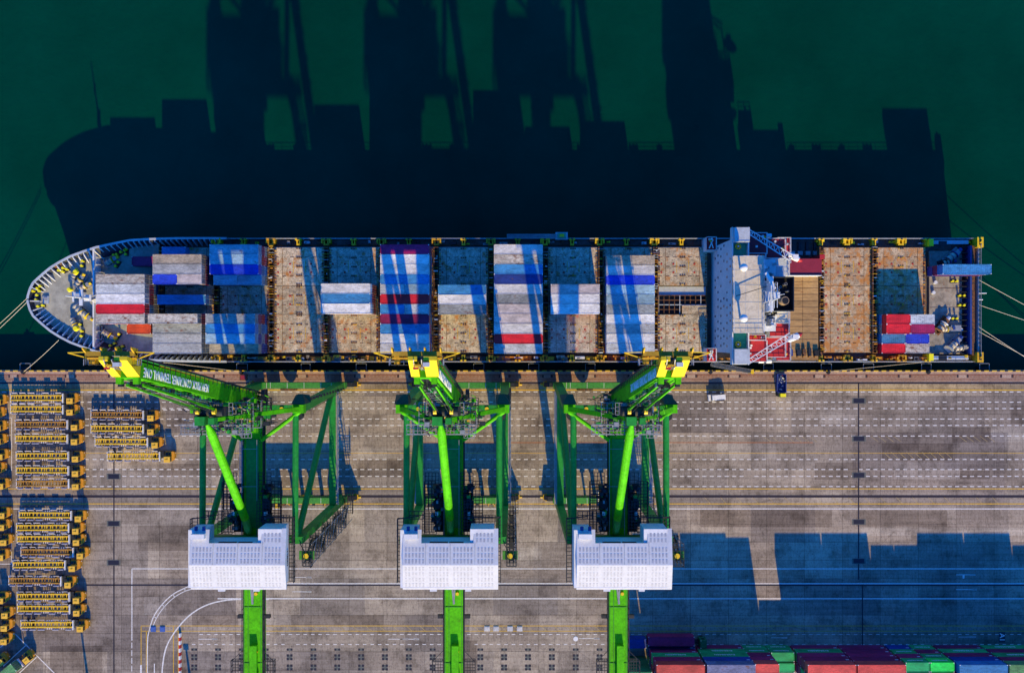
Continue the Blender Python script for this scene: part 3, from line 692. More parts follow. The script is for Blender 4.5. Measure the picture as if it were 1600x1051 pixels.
# bridge wings
for s in (1, -1):
    y0, y1 = (18.5, CY + 16.3) if s > 0 else (CY - 16.1, 1.1)
    a, b = (18.5, CY + 12.6) if s > 0 else (CY - 12.3, 1.1)
    mb = MB().m(SHIPW).box(51.9, 55.9, y0, y1, 24.6, 25.3)
    mb.m(TEAL).box(52.2, 55.6, a, b, 25.3, 25.34); mb.m(SHIPW).box(51.9, 52.15, y0, y1, 25.3, 26.4); mb.box(55.65, 55.9, y0, y1, 25.3, 26.4)
    c, d = (CY + 12.6, CY + 16.2) if s > 0 else (CY - 16.0, CY - 12.3)
    mb.m(SHIPG).taper(52.0, 55.8, c, d, 25.3, 27.6, .12); W_ = mb.build('bridge_wing', ship)
    yc = (a + b) / 2 + s * 1.0; mb = MB().m(LEMON); 
    for k in range(14):
        t0, t1 = 2 * math.pi * k / 14, 2 * math.pi * (k + 1) / 14
        mb.m(LEMON if k % 2 else AMBER).beam((53.5 + .55 * math.cos(t0), yc + .55 * math.sin(t0), 25.6), (53.5 + .55 * math.cos(t1), yc + .55 * math.sin(t1), 25.6), .32, .3)
    mb.m(WHITE).tube((53.5, yc, 25.3), (53.5, yc, 25.9), .22); mb.build('compass_repeater', W_)
    # stepped red decks abaft the wings; northern maroon is shade painted in
    for (xa, xb, ya, yb, z, m_) in ((56.0, 61.5, 10.3, 15.6, 21.5, MAROON if s > 0 else REDP), (61.5, 67.0, 9.6, 14.6, 18.5, MAROON if s > 0 else REDP), (56.0, 60.4, 8.9, 10.4, 24.0, REDP), (62.6, 67.2, 5.2, 9.5, 20.5, REDP if s < 0 else SHIPG), (67.0, 70.5, 9.0, 15.6, 12.0, REDP), (49.6, 52.0, 12.4, 15.9, 11.0, REDP)):
        lo, hi = (CY + ya, CY + yb) if s > 0 else (CY - yb, CY - ya)
        mb = MB().m(SHIPW).box(xa, xb, lo, hi, z - 3 if xa > 52 else DZ, z); mb.m(m_).box(xa + .03, xb - .03, lo + .03, hi - .03, z, z + .04)
        mb.m(SHIPW).rail([(xa + .1, lo + .1, z), (xb - .1, lo + .1, z), (xb - .1, hi - .1, z), (xa + .1, hi - .1, z)], 1.0, .11, 1.3)
        for k in range(3): X = RN.uniform(xa + .3, xb - .8); Y = RN.uniform(lo + .3, hi - .8); mb.m(RN.choice([WHITE, SHIPG, YEL])).box(X, X + .45, Y, Y + .45, z, z + .7)
        mb.build('side_deck', ship)
    # white crossed fairlead frames on the red platforms before the house
    mb = MB().m(WHITE); yb = CY + s * 14.2
    mb.beam((50.2, yb - 1.2, 11.3), (51.2, yb + 1.0, 11.3), .22, .3); mb.beam((51.2, yb - 1.2, 11.4), (50.4, yb + 1.2, 11.4), .22, .3); mb.build('fairlead_frame', ship)
    # lattice lifeboat davit / stores crane
    mb = MB().m(SHIPW); A = Vector((55.8, CY + s * 15.6, 25.2)); B = Vector((66.4, CY + s * 9.2, 24.8)); n = Vector((0, 0, 1)); d = (B - A).normalized(); a = d.cross(n) * .75
    for k in (-1, 1): mb.beam(A + a * k * .6, B + a * k, .2, .22)
    for i in range(9): p, q_ = A.lerp(B, i / 9), A.lerp(B, (i + 1) / 9); mb.beam(p - a * .9, q_ + a * .9, .12, .12); mb.beam(p + a * .9, p - a * .9, .13, .12)
    mb.tube(A - Vector((0, 0, 10)), A, .35); mb.beam(B, B - Vector((0, 0, 6)), .3, .3); mb.build('stores_crane', ship)
    # lifeboat (orange-and-white, hung at the crane end)
    lb = empty('lifeboat', (68.5, CY + s * 8.8 - (CY), 22 + 4)); lb.parent = ship; ca = Vector((68.0, CY + s * 9.6, 22.3))
    mb = MB()
    for i in range(8):
        t0, t1 = -1 + i / 4, -1 + (i + 1) / 4; r0, r1 = .8 * math.sqrt(max(.02, 1 - t0 * t0)), .8 * math.sqrt(max(.02, 1 - t1 * t1))
        mb.m(REDP if i > 5 else WHITE).tube((ca.x + t0 * 1.9, ca.y - s * t0 * 1.0, ca.z), (ca.x + t1 * 1.9, ca.y - s * t1 * 1.0, ca.z), r0, r1, 10, caps=False)
    lb2 = mb.build('hull', lb); MB().m(WINDOW).box(ca.x - .6, ca.x + .5, ca.y - .5, ca.y + .5, ca.z + .7, ca.z + .95).m(WHITE).box(ca.x - .7, ca.x + .6, ca.y - .6, ca.y + .6, ca.z + .95, ca.z + 1.1).build('canopy', lb)
# satellite domes, radar mast, deck clutter on the roof
for py in (418, 497):
    X, Y = WX(1162, 31), WY(py, 31); MB().m(SHIPW).tube((X, Y, 28.25), (X, Y, 30.2), .25).m(WHITE).dome((X, Y, 31.0), .95).build('satellite_dome', ship, smooth=True)
mb = MB().m(SHIPW); X = 59.2
for dy in (-1.6, 1.6): mb.beam((X - .8, 9.2 + dy, 25.3), (X, 9.2 + dy * .4, 37), .18, .18); mb.beam((X + 1.2, 9.2 + dy, 25.3), (X, 9.2 + dy * .4, 37), .18, .18)
for z in (30, 32, 34, 36): mb.box(X - .7, X + .7, 9.2 - 1.3 + (z - 30) * .1, 9.2 + 1.3 - (z - 30) * .1, z, z + .1); mb.beam((X, 9.2 - 2.8, z + .3), (X, 9.2 + 2.8, z + .3), .12, .12)
mb.tube((X, 9.2, 37), (X, 9.2, 41), .15, .06); mb.beam((X - .8, 5.4, 34.6), (X - .8, 13, 34.6), .2, .2); mb.build('radar_mast', ship)
MB().m(WHITE).beam((58.0, 14.6, 32.2), (60.0, 10.8, 32.2), .7, .3).m(SHIPG).tube((59.0, 12.7, 28.2), (59.0, 12.7, 32.1), .2).build('radar_scanner', ship)
MB().m(WHITE).beam((X - 1.0, 7.0, 33.5), (X - .2, 9.4, 33.5), .35, .25).build('radar_scanner', ship)
mb = MB().m(SHIPG)
for k in range(60):
    x = RN.uniform(58.7, 61.8); y = RN.uniform(2.2, 17.0); h = RN.uniform(.3, 3.8); mb.m(RN.choice([SHIPW, SHIPG, GREYM, WHITE, DARK, BLACK])).box(x, x + RN.uniform(.1, .9), y, y + RN.uniform(.1, .9), 25.3, 25.5 + h)
mb.build('roof_equipment', ship)
MB().m(DARK).tube((52.0, 9.4, 29.3), (60.3, 12.0, 29.7), .09, n=5).build('stay_wire', ship)
# funnel casing: dark open top with exhaust pipes
ZF = 31.0; fx0, fx1, fy0, fy1 = WX(1208, ZF), WX(1241, ZF), WY(486, ZF), WY(432, ZF)
fn = MB().m(SHIPW).box(fx0 - .9, fx0, fy0, fy1, DZ, ZF + .3); fn.m(SHIPG).box(fx0, fx1, fy0, fy1, DZ, ZF - 2.4)
fn.m(DARK).box(fx1 - .2, fx1 + .002, fy0, fy1, ZF - 2.4, ZF); fn.box(fx0, fx1 - .2, fy1 - .2, fy1, ZF - 2.4, ZF); fn.box(fx0, fx1 - .2, fy0, fy0 + .2, ZF - 2.4, ZF); fn.m(BLACK).box(fx0 + .01, fx1 - .21, fy0 + .21, fy1 - .21, ZF - 2.4, ZF - 2.3)
FN = fn.build('funnel', ship)
mb = MB()
for x, y, r, h in ((.9, 6.4, .35, 1.9), (1.2, 4.9, .3, 2.2), (3.2, 6.3, .35, 1.6), (.9, 3.4, .25, 1.2), (3.6, 4.6, .2, 1.9), (2.0, 5.6, .28, 1.5)): mb.m(GREYM).tube((fx0 + x, fy0 + y, ZF - 2.3), (fx0 + x, fy0 + y, ZF - 2.3 + h), r, n=10).m(BLACK).tube((fx0 + x, fy0 + y, ZF - 2.3 + h), (fx0 + x, fy0 + y, ZF - 2.28 + h), r * .75, n=10)
mb.m(paint('rusty_exhaust', (.36, .24, .13), .6, .2, 1)).tube((fx0 + 2.2, fy0 + 2.2, ZF - 2.3), (fx0 + 2.6, fy0 + 2.4, ZF + .6), 1.05, .95, 16).m(BLACK).tube((fx0 + 2.6, fy0 + 2.4, ZF + .6), (fx0 + 2.605, fy0 + 2.405, ZF + .64), .8, n=14); mb.build('exhaust_pipes', FN)
for (xa, xb, ya, yb, z, m_) in ((1190, 1225, 432, 416, 24.0, SHIPG), (1196, 1232, 505, 487, 23.0, CREAMR)):
    X0, X1, Y0, Y1 = WX(xa, z), WX(xb, z), WY(ya, z), WY(yb, z); mb = MB().m(SHIPW).box(X0, X1, Y0, Y1, DZ, z - .02); mb.m(m_).box(X0 + .05, X1 - .05, Y0 + .05, Y1 - .05, z - .02, z + .03)
    mb.m(SHIPW).rail([(X0, Y0, z), (X1, Y0, z), (X1, Y1, z), (X0, Y1, z)], 1, .08, 1.5); mb.tube((X0 + 2, (Y0 + Y1) / 2, z), (X0 + 2, (Y0 + Y1) / 2, z + .8), .6, n=12)
    mb.build('engine_casing', ship)
# brown deck and maroon deckhouse abaft the funnel
mb = MB().m(DECKW).box(66.8, 79.0, WY(562, HZ), WY(432, HZ), DZ, 8.6); mb.m(RUSTD)
for k in range(13): y = WY(560, 8.6) + k * 1.65; mb.box(66.9, 78.9, y - .04, y + .04, 8.6, 8.63)
for X in (70.8, 75.0): mb.box(X - .04, X + .04, WY(560, 8.6), WY(433, 8.6), 8.6, 8.635)
mb.build('aft_deck', ship)
mb = MB().m(MAROON).box(WX(1225, 12), WX(1284, 12), WY(430, 12), WY(404, 12), DZ, 12.0); mb.m(SHIPW).box(WX(1225, 12), WX(1284, 12), WY(430.8, 12), WY(430, 12), DZ, 12.3); mb.m(REDP).box(WX(1280, 12), WX(1288, 12), WY(404, 12), WY(398, 12), DZ, 12.4); mb.build('maroon_deckhouse', ship)
for k in range(9): X = WX(1208 + k * 9, 8.6); MB().m(RN.choice([DARK, RUSTD, BLUEP, BLACK])).box(X, X + RN.uniform(.2, 1.4), WY(556, 8.6), WY(RN.uniform(542, 550), 8.6), 8.6, 9.3).m(ORNG).box(X, X + .3, WY(558, 8.6), WY(556.5, 8.6), 8.6, 9.6).build('deck_machine', ship)
for k in range(6): X = WX(1212 + k * 12, 7); MB().m(GREYM).box(X, X + 1.2, WY(398, 7), WY(392, 7), DZ, 6.6).m(DARK).box(X + .2, X + .8, WY(390, 7), WY(378, 7), DZ, 6.3).build('side_vent', ship)
for a, b in ((1185, 368), (1197, 368)): MB().m(paint('pale_blue_raft', (.35, .6, .75), .5)).tube((WX(a, 14), WY(b, 14), 14), (WX(a + 8, 14), WY(b, 14), 14), .5, n=10).m(SHIPG).box(WX(a, 14), WX(a + 8, 14), WY(b, 14) - .4, WY(b, 14) + .4, 7, 13.6).build('liferaft_canister', ship)
for a, b in ((1185, 564), (1197, 564)): MB().m(WHITE).tube((WX(a, 14), WY(b, 14), 14), (WX(a + 8, 14), WY(b, 14), 14), .5, n=10).m(SHIPG).box(WX(a, 14), WX(a + 8, 14), WY(b, 14) - .4, WY(b, 14) + .4, 7, 13.6).build('liferaft_canister', ship)
# stern mooring deck
ZS = 6.4
mb = MB().m(DECKS).box(WX(1452, ZS), WX(1503, ZS), WY(553, ZS), WY(392, ZS), DZ, ZS); mb.m(RUSTD)
for Y in (420, 450, 480, 500, 520): mb.box(WX(1453, ZS), WX(1502, ZS), WY(Y, ZS) - .05, WY(Y, ZS) + .05, ZS, ZS + .03)
mb.build('stern_deck', ship)
mb = MB().m(BLUEP).box(WX(1515, 8), WX(1518, 8), WY(553, 8), WY(384, 8), DZ, 8.2); mb.m(RUSTD).box(WX(1518.5, 8), WX(1523, 8), WY(555, 8), WY(384, 8), DZ, 8.0); mb.m(GREYM).box(WX(1527, 8), WX(1529, 8), WY(560, 8), WY(376, 8), DZ, 8.3)
for k in range(20): Y = CY - 14 + k * 1.45; mb.m(DARK).box(WX(1505, 8), WX(1515, 8), Y, Y + .2, DZ, 7.3)
mb.m(GREYM).rail([(WX(1529, 8), CY - 15, 8.2), (WX(1529, 8), CY + 15, 8.2)], 1, .08, 1.2); mb.build('transom_structure', ship)
for s, pm in ((1, YEL), (-1, AMBER)):
    X = WX(1532, 9); Y = CY + s * 14.8; MB().m(pm).box(X - .8, X + .8, Y - 1.3, Y + 1.3, DZ, 9.0).m(DARK).box(X - .35, X + .35, Y - .7, Y + .7, 9.0, 9.04).m(pm).tube((X, Y, 9.0), (X, Y, 9.7), .28).build('stern_pedestal', ship)
    MB().m(SHIPG).box(WX(1456, 8), WX(1515, 8), Y + s * .2 - .5, Y + s * .2 + .5, 7.2, 7.5).m(DARK).box(WX(1468, 8), WX(1481, 8), Y - .8, Y + .5, 7.52, 7.55).m(LEMON).box(WX(1450, 8), WX(1457, 8), Y - .9, Y + .9, DZ, 8.6).build('side_platform', ship)
for a, b in ((1489, 439.5), (1500, 462), (1500, 477), (1489, 497.5)): bitts(a, b, ZS, 0, s=.9)
drumwinch(1486, 400, ZS, .7, 1.3, c2=BLUEP); drumwinch(1477, 411, ZS, .2, 1.1, c1=DARK, c2=BLUEP); drumwinch(1470, 508, ZS, .9, 1.3, c1=RUSTD, c2=SHIPW); drumwinch(1474, 514, ZS, .1, 1.0, c1=DECKS); drumwinch(1488, 537, ZS, .8, 1.3, c2=BLUEP); drumwinch(1497, 543, ZS, .1, 1.1, c1=DECKS, c2=DECKS)
for a, b in ((1459, 457), (1502, 515), (1462, 441)): MB().m(SHIPW).tube((WX(a, 7), WY(b, 7), ZS), (WX(a, 7), WY(b, 7), ZS + .7), .45, n=12).build('deck_vent', ship)
mb = MB().m(GREYM).box(WX(1484, 7), WX(1500, 7), WY(517, 7), WY(508, 7), ZS, ZS + 1.2); mb.m(BLUEP).box(WX(1486, 7), WX(1490, 7), WY(515, 7), WY(510, 7), ZS + 1.2, ZS + 1.5); mb.build('winch_console', ship)
MB().m(WHITE).tube((WX(1528, 8), WY(458, 8), 8.2), (WX(1540, 8), WY(458, 8), 8.4), .12).tube((WX(1528, 8), WY(468, 8), 8.2), (WX(1534, 8), WY(468, 8), 8.4), .16).build('stern_lamp_arms', ship)
# foundation pads under deck stacks that stand outside the hatches
MB().m(RUSTD).box(WX(1452, 7), WX(1518, 7), YN - ROW * 3 + .1, YN - ROW * 2.1, DZ, HZ).m(RUSTD).box(118, 120.6, YN - ROW * 3.2, YN - ROW * 2, DZ, HZ).build('stack_foundation', ship)

# cargo on the ship:  bay -> list of (row, colours top..., tiers, part)   part '' = forty foot, a/b = fore/aft twenty foot
W_, RW, PG, TN, GY, LB, BL, NV, RB, RD, MR, OR, PK = 'white', 'rusty white', 'pale grey', 'tan', 'grey', 'light blue', 'blue', 'navy', 'royal blue', 'red', 'maroon', 'orange red', 'pinkish white'
CARGO = {
 0: [(3, RW, 3, ''), (4, PG, 3, ''), (5, W_, 3, ''), (6, RD, 3, ''), (7, RW, 3, ''), (1, MR, 1, 'b'), (8, OR, 2, 'b')],
 1: [(0, BL, 1, 'a'), (1, TN, 3, ''), (2, PG, 3, ''), (3, RB, 3, 'a'), (3, PK, 3, 'b'), (5, BL, 2, ''), (7, RW, 4, ''), (8, GY, 3, ''), (9, PG, 3, ''), (10, PG, 3, '')],
 2: [(0, LB, 3, ''), (1, LB, 3, ''), (2, RB, 3, ''), (3, LB, 2, 'a'), (3, LB, 2, 'b'), (7, GY, 4, ''), (8, BL, 4, ''), (9, LB, 4, ''), (10, TN, 3, '')],  # first light blue box is a white one, blue shade painted in
 4: [(4, W_, 4, ''), (5, BL, 4, ''), (6, W_, 4, '')],
 5: [(0, 'crimson', 3, ''), (1, W_, 3, ''), (2, W_, 3, ''), (3, BL, 3, ''), (4, PG, 3, 'a'), (4, LB, 3, 'b'), (5, RD, 3, ''), (6, BL, 3, 'a'), (6, PG, 3, 'b'), (7, MR, 3, ''), (8, BL, 3, ''), (9, W_, 3, ''), (10, W_, 3, '')],  # the light blue half is a white box with shade painted in
 6: [(4, BL, 2, ''), (5, W_, 2, ''), (6, GY, 2, '')],
 7: [(0, W_, 3, ''), (1, RW, 3, ''), (2, BL, 3, ''), (3, NV, 3, ''), (4, W_, 3, ''), (5, GY, 3, ''), (6, PK, 3, ''), (7, PK, 3, ''), (8, W_, 3, ''), (9, RD, 3, ''), (10, PG, 3, '')],
 8: [(4, PK, 3, ''), (5, W_, 3, ''), (6, W_, 3, '')],
 9: [(1, TN, 2, ''), (2, W_, 2, ''), (3, RB, 2, ''), (4, LB, 2, ''), (5, LB, 2, ''), (6, GY, 2, ''), (7, W_, 2, ''), (8, PG, 2, ''), (9, W_, 2, ''), (10, PG, 2, '')],
 12: [(7, RD, 2, 'a'), (7, PG, 2, 'b'), (8, RD, 2, 'a'), (8, MR, 2, 'b'), (9, BL, 1, 'a'), (9, RB, 1, 'b'), (10, RD, 1, 'a'), (10, RW, 1, 'b')],
}
ORD = ['first', 'second', 'third', 'fourth', 'fifth', 'sixth', 'seventh', 'eighth', 'ninth', 'tenth', 'eleventh', 'twelfth']
BAYN = {b: ORD[i] for i, b in enumerate(sorted(CARGO))}
UNDER = [MR, GY, NV, BL, MR, PG, RD, GY, MR, BL]
for b, rows in CARGO.items():
    for (r, c, n, part) in rows:
        zb = HZ
        for t in range(n):
            top = t == n - 1; cc = c if top else RN.choice(UNDER)
            H = 2.59
            L = 12.19 if not part else 6.06
            x0 = BX[b] + .1 + (6.13 if part == 'b' else 0); 
            if b == 0 and part: x0 = BX[0] + 6.6
            tier = ('topmost' if top and n > 1 else 'lone' if n == 1 else ('bottom' if t == 0 else 'lower middle' if (n == 4 and t == 1) else 'middle' if n == 3 else 'upper middle'))
            half = '' if not part else ('bow half ' if part == 'a' else 'stern half ')
            lab = '%s container, %s%s, %s row from quay, %s loaded bay from bow' % (cc, half, tier, ORD[10 - r], BAYN[b])
            container(x0, YN - ROW * (r + .5), zb + .01 + t * (H + .012), cc, L, H, lab, 'containers stacked on the ship deck', 1)
for t, cc in enumerate((NV, MR, BL)):
    tier = ('bottom', 'middle', 'topmost')[t]
    container(107.7 - .1 * t, YN - ROW * 2.5, HZ + .01 + t * 2.602, cc, 12.19, 2.59, '%s container, %s of the single stack overhanging the ship stern deck' % (cc, tier), 'containers stacked on the ship deck', 1)

# ------------------------------------------------------------------ quay cranes
def make_crane():
    c = empty('quay_crane', (0, -12.5, 0))
    YS, YL, LX = -12.8, -42.9, 10.7
    ZC = 46.0; YC = -15.2
    for sx in (-1, 1):
        MB().m(GREEN).beam((sx * LX, YS, 3.6), (sx * (LX + .1), YC, ZC), 1.75, 2.1, 1.7, 1.9, up=(1, 0, 0)).build('leg', c)
        MB().m(GREEN).beam((sx * LX, YL, 3.6), (sx * (LX - .2), YL - .2, ZC - .5), 1.7, 1.9, 1.5, 1.6, up=(1, 0, 0)).build('leg', c)
        # portal side beam with its walkway
        sb = MB().m(GREEN).box(sx * LX - .8, sx * LX + .8, YL + .9, YS - 1.1, 13.0, 15.0).build('side_beam', c)
        w = MB().m(GREYM).box(sx * LX + sx * .8 if sx > 0 else sx * LX - 1.5, sx * LX + 1.5 if sx > 0 else sx * LX - .8, YL + 1, YS - 1, 14.6, 14.7); w.rail([(sx * (LX + 1.5), YL + 1, 14.7), (sx * (LX + 1.5), YS - 1, 14.7)], 1.0, .09, 1.5); w.build('walkway', sb)
        # diagonal from the sea leg foot to the land leg head, and the straight upper tie
        MB().m(GREEN).tube((sx * (LX - .2), YS - 1.5, 15.5), (sx * (LX - 1.0), YL, ZC - 2.5), .72, n=12).build('diagonal_brace', c)
        MB().m(GREEN).tube((sx * (LX - .9), YC, ZC - .6), (sx * (LX - .9), YL + .6, ZC - .2), .66, n=12).build('upper_tie', c)
        # corner strut from the leg head in to the girder
        MB().m(LIME).tube((sx * (LX + .2), YC - .6, ZC), (sx * 2.0, -22.2, 43.6), .42, n=10).build('corner_strut', c)
        # A-frame leg to the apex
        MB().m(LIME).beam((sx * (LX + .1), YC, ZC + .6), (sx * .7, -15.3, 68.2), .95, .9, .7, .7).build('frame_leg', c)
        # corner head box
        hb = MB().m(LIME).taper(sx * LX - 1.3, sx * LX + 1.3, YC - 1.0, YC + 1.0, ZC - .5, ZC + 1.1, .12); hb.m(SHADEG).hexa([(sx * LX - 1.5, YC + 1.0, ZC - 4), (sx * LX + 1.5, YC + 1.0, ZC - 4), (sx * LX + 1.2, YC + 2.6, ZC - 4), (sx * LX - 1.8, YC + 2.6, ZC - 4), (sx * LX - 1.5, YC + 1.0, ZC + .9), (sx * LX + 1.5, YC + 1.0, ZC + .9), (sx * LX - sx * .4 + .5, YC + 2.9, ZC - 2.6), (sx * LX - sx * .4 - .5, YC + 2.9, ZC - 2.6)]); hb.m(DARK).tube((sx * (LX - .5), YC - 1.6, ZC - 2.4), (sx * (LX - .5), YC - 1.6, ZC - .6), 1.0, n=12); hb.build('leg_head', c)
    for Y, nm in ((YS, 0), (YL, 1)):
        sb = MB().m(SILLG).box(-LX - 1.3, LX + 1.3, Y - .75, Y + .75, 3.5, 5.9)
        sb.m(MARKW)
        for x in (-8.6, -7.6, -3.2, 1.2, 5.6, 8.3): sb.box(x, x + .08, Y - .76, Y + .76, 5.9, 5.93)
        sb = sb.build('sill_beam', c)
        for sx in (-1, 1):                                     # bogies: equaliser, wheels, buffer
            bx = sx * 10.4
            MB().m(DARK).hexa([(bx - 3.9, Y - .55, 1.6), (bx + 3.9, Y - .55, 1.6), (bx + 3.9, Y + .55, 1.6), (bx - 3.9, Y + .55, 1.6), (bx - 2.9, Y - .55, 3.49), (bx + 2.9, Y - .55, 3.49), (bx + 2.9, Y + .55, 3.49), (bx - 2.9, Y + .55, 3.49)]).m(GREEN).box(bx - 3.8, bx - .4, Y - .6, Y + .6, .3, 1.6).box(bx + .4, bx + 3.8, Y - .6, Y + .6, .3, 1.6).build('bogie', c)
            wm = MB().m(BLACK)
            for k in (-3, -2, -1, 1, 2, 3): wm.tube((bx + k, Y - .2, .42), (bx + k, Y + .2, .42), .4, n=12)
            wm.build('wheels', c)
            MB().m(AMBER).box(bx + sx * 3.6 - .5, bx + sx * 3.6 + .5, Y - .7, Y + .7, .4, 1.5).tube((bx + sx * 4.1, Y, .95), (bx + sx * 4.8, Y, .95), .32).box(bx + sx * 3.3 - .2, bx + sx * 3.3 + .2, Y - 1.0, Y + 1.0, 1.2, 1.7).build('buffer', c)
    mb = MB()
    for k in range(22):
        x = RN.uniform(-9, 9); mb.m(RN.choice([BLACK, DARK, AMBER, RUSTD])).box(x, x + RN.uniform(.1, .5), YL - RN.uniform(1.0, 1.8), YL - .76, 4.2, RN.uniform(4.4, 5.6))
    mb.build('cable_festoon', c)
    for k, x in enumerate((-3.4, -1.0, 1.6, 4.2)): MB().m(RN.choice([AMBER, DARK, GREEN])).box(x, x + .5 + .4 * (k % 2), YL - .3, YL + .5, .2, 3.49).m(DARK).box(x - .2, x + 1.1, YL - .5, YL + .6, 3.0, 3.3).build('shadow_cabinet', c)  # made-up cabinets under the sill, added for their ground shadows
    # cable reel on the sea side, drive house on the land side
    MB().m(RUSTD).tube((-3.5, YS - 1.4, 3.0), (-3.5, YS - .9, 3.0), 2.2, n=20).m(YEL).tube((-3.5, YS - 1.5, 3.0), (-3.5, YS - .8, 3.0), .6, n=10).build('cable_reel', c)
    MB().m(AMBER).box(-6.6, -5.7, YL - 2.2, YL - .8, 1.0, 5.0).m(DARK).box(-9.8, -6.7, YL - 2.0, YL - .8, 1.0, 4.0).build('drive_cabinet', c)
    # cross beams between leg heads
    xb = MB().m(GREEN).box(-LX - .9, LX + .9, YC - .55, YC + .75, ZC - .4, ZC + .3)
    xb.m(SILLG)
    for x in (-8.5, -6.2, -4.0, 4.0, 6.2, 8.5): xb.box(x, x + .1, YC - .56, YC + .76, ZC + .3, ZC + .36)
    xb.build('cross_beam', c)
    MB().m(GREEN).box(-LX + .8, LX - .8, YL - .9, YL + .5, ZC - 2.6, ZC - .8).build('cross_beam', c)
    for x in (-7.2, 7.2): MB().m(YEL).tube((x, YC, ZC + .3), (x, YC, ZC + .9), .42, n=12).build('flood_lamp', c)
    # main girder with trolley rails, catwalks
    g = MB().m(LIME).box(-1.95, 1.95, -90, -14.2, 40.4, 43.2)
    g.m(GREEN).box(-1.4, 1.4, -41, -22, 43.2, 43.32)  # darker green strip paints in the machinery house's shade on the girder
    g.m(SILLG)
    for x in (-1.8, -1.0, 1.7): g.box(x - .05, x + .05, -90, -14.4, 43.2, 43.28)
    for y in (-23, -31, -58, -70, -80): g.box(-1.9, 1.9, y, y + .08, 43.2, 43.3)
    G = g.build('girder', c)
    cw = MB().m(DARK)
    for sx in (-1, 1):
        cw.box(min(sx * 1.96, sx * 2.1), max(sx * 1.96, sx * 2.1), -90, -16, 41.2, 41.3); cw.rail([(sx * 2.25, -90, 42.6), (sx * 2.25, -18, 42.6)], 1.1, .08, 2.2)
        cw.box(min(sx * 2.0, sx * 2.35), max(sx * 2.0, sx * 2.35), -90, -18, 42.5, 42.6)
    cw.build('catwalk', G)
    mb = MB().m(GREYM)
    for y in (-24, -32): mb.box(-2.0, 1.2, y, y + .08, 44.2, 44.28)
    for x in (-2.0, 1.2): mb.box(x - .05, x + .05, -44, -22, 44.2, 44.28)
    mb.build('guide_rail', G)
    # back reach: side cages, lamps, access box
    mb = MB().m(DARK)
    for sx in (-1, 1):
        x0, x1 = (2.3, 4.6) if sx > 0 else (-4.6, -2.3); mb.grate(x0, x1, -88, -69.4, 42.4, .65, .1); mb.rail([(sx * 4.6, -88, 42.4), (sx * 4.6, -69.4, 42.4), (sx * 2.4, -69.4, 42.4)], 1.1, .1, 1.2); mb.beam((sx * 4.4, -69.4, 43.4), (sx * 2.2, -67.2, 43.4), .1, .1)
        mb.box(min(sx * 2, sx * 3.5), max(sx * 2, sx * 3.5), -60.6, -59.9, 41.9, 42.7)
    mb.build('rear_cage', G)
    for y in (-55, -67.4): MB().m(YEL).tube((.8, y, 43.25), (.8, y, 43.8), .36, n=12).build('flood_lamp', G)
    MB().m(LIME).box(-.4, 1.1, -72, -66, 43.33, 44.2).m(GREEN).box(-.2, .9, -80, -74, 43.33, 45.0).m(DARK).box(-.5, 1.3, -72.3, -72.05, 43.33, 44.3).build('access_box', G)
    MB().m(GREYM).beam((-.3, -53.4, 43.4), (.1, -57.2, 43.6), .4, .3).m(GREYM).beam((.3, -53.4, 43.4), (.0, -57.2, 43.6), .3, .3).build('sheave_arm', G)
    # machinery house
    hy0, hy1 = -51.2, -42.0
    h = MB().m(WHITE).box(-9.4, 9.6, hy0 + .15, hy1, 47.2, 52.2); h.box(-9.4, -6.0, hy1, -39.3, 47.2, 52.2); h.box(4.8, 9.6, hy1, -39.1, 47.2, 52.2)
    h.m(DARK).box(-3.5, .2, hy1, hy1 + .04, 50.9, 51.9).box(.5, 3.4, hy1, hy1 + .04, 50.9, 51.9)
    H_ = h.build('machinery_house', c); H_.location.x -= .8
    r = MB().m(ROOFW); yr = -46.2
    r.face([(-9.7, hy0 - .2, 52.1), (9.7, hy0 - .2, 52.1), (9.7, yr, 53.0), (-9.7, yr, 53.0)])
    zr = lambda y: 53.0 - (y - yr) * .13
    r.face([(-9.7, yr, 53.0), (9.7, yr, 53.0), (9.7, hy1 + .1, zr(hy1 + .1)), (-9.7, hy1 + .1, zr(hy1 + .1))])
    r.face([(-9.7, hy1 + .1, zr(hy1)), (-5.9, hy1 + .1, zr(hy1)), (-5.9, -39.2, zr(-39.2)), (-9.7, -39.2, zr(-39.2))])
    r.face([(4.7, hy1 + .1, zr(hy1)), (9.7, hy1 + .1, zr(hy1)), (9.7, -39.0, zr(-39)), (4.7, -39.0, zr(-39))])
    r.face([(-9.7, hy0 - .2, 52.1), (-9.7, yr, 53.0), (-9.7, -39.2, zr(-39.2)), (-9.7, -39.2, 51.7), (-9.7, hy0 - .2, 51.7)])
    r.face([(9.7, hy0 - .2, 51.7), (9.7, -39.0, 51.7), (9.7, -39.0, zr(-39.0)), (9.7, yr, 53.0), (9.7, hy0 - .2, 52.1)])
    r.face([(-9.7, hy0 - .2, 51.7), (9.7, hy0 - .2, 51.7), (9.7, hy0 - .2, 52.1), (-9.7, hy0 - .2, 52.1)])
    for x in (-5, 0, 5): r.m(SHIPG).beam((x, yr + .05, 53.02), (x, hy1 + .2, zr(hy1) + .03), .08, .06)
    r.m(ROOFW)
    for (a, b) in ((-4.2, -2.8), (3.0, 4.2)): r.box(a, b, hy0 - .6, hy0 - .2, 51.6, 52.1)
    pm = paint('roof_light_sheet', (.47, .47, .49), .6, .2, .8)
    r.m(pm)                                                # translucent roof lights: rows of small panels
    for row in range(3):
        for k in range(26):
            if k % 7 == 6: continue
            x = -9.0 + k * .70; y = hy1 - .8 - row * 1.15; r.beam((x, y, zr(y) + .02), (x, y - .75, zr(y - .75) + .02), .34, .03)
    r.m(ROOFP)
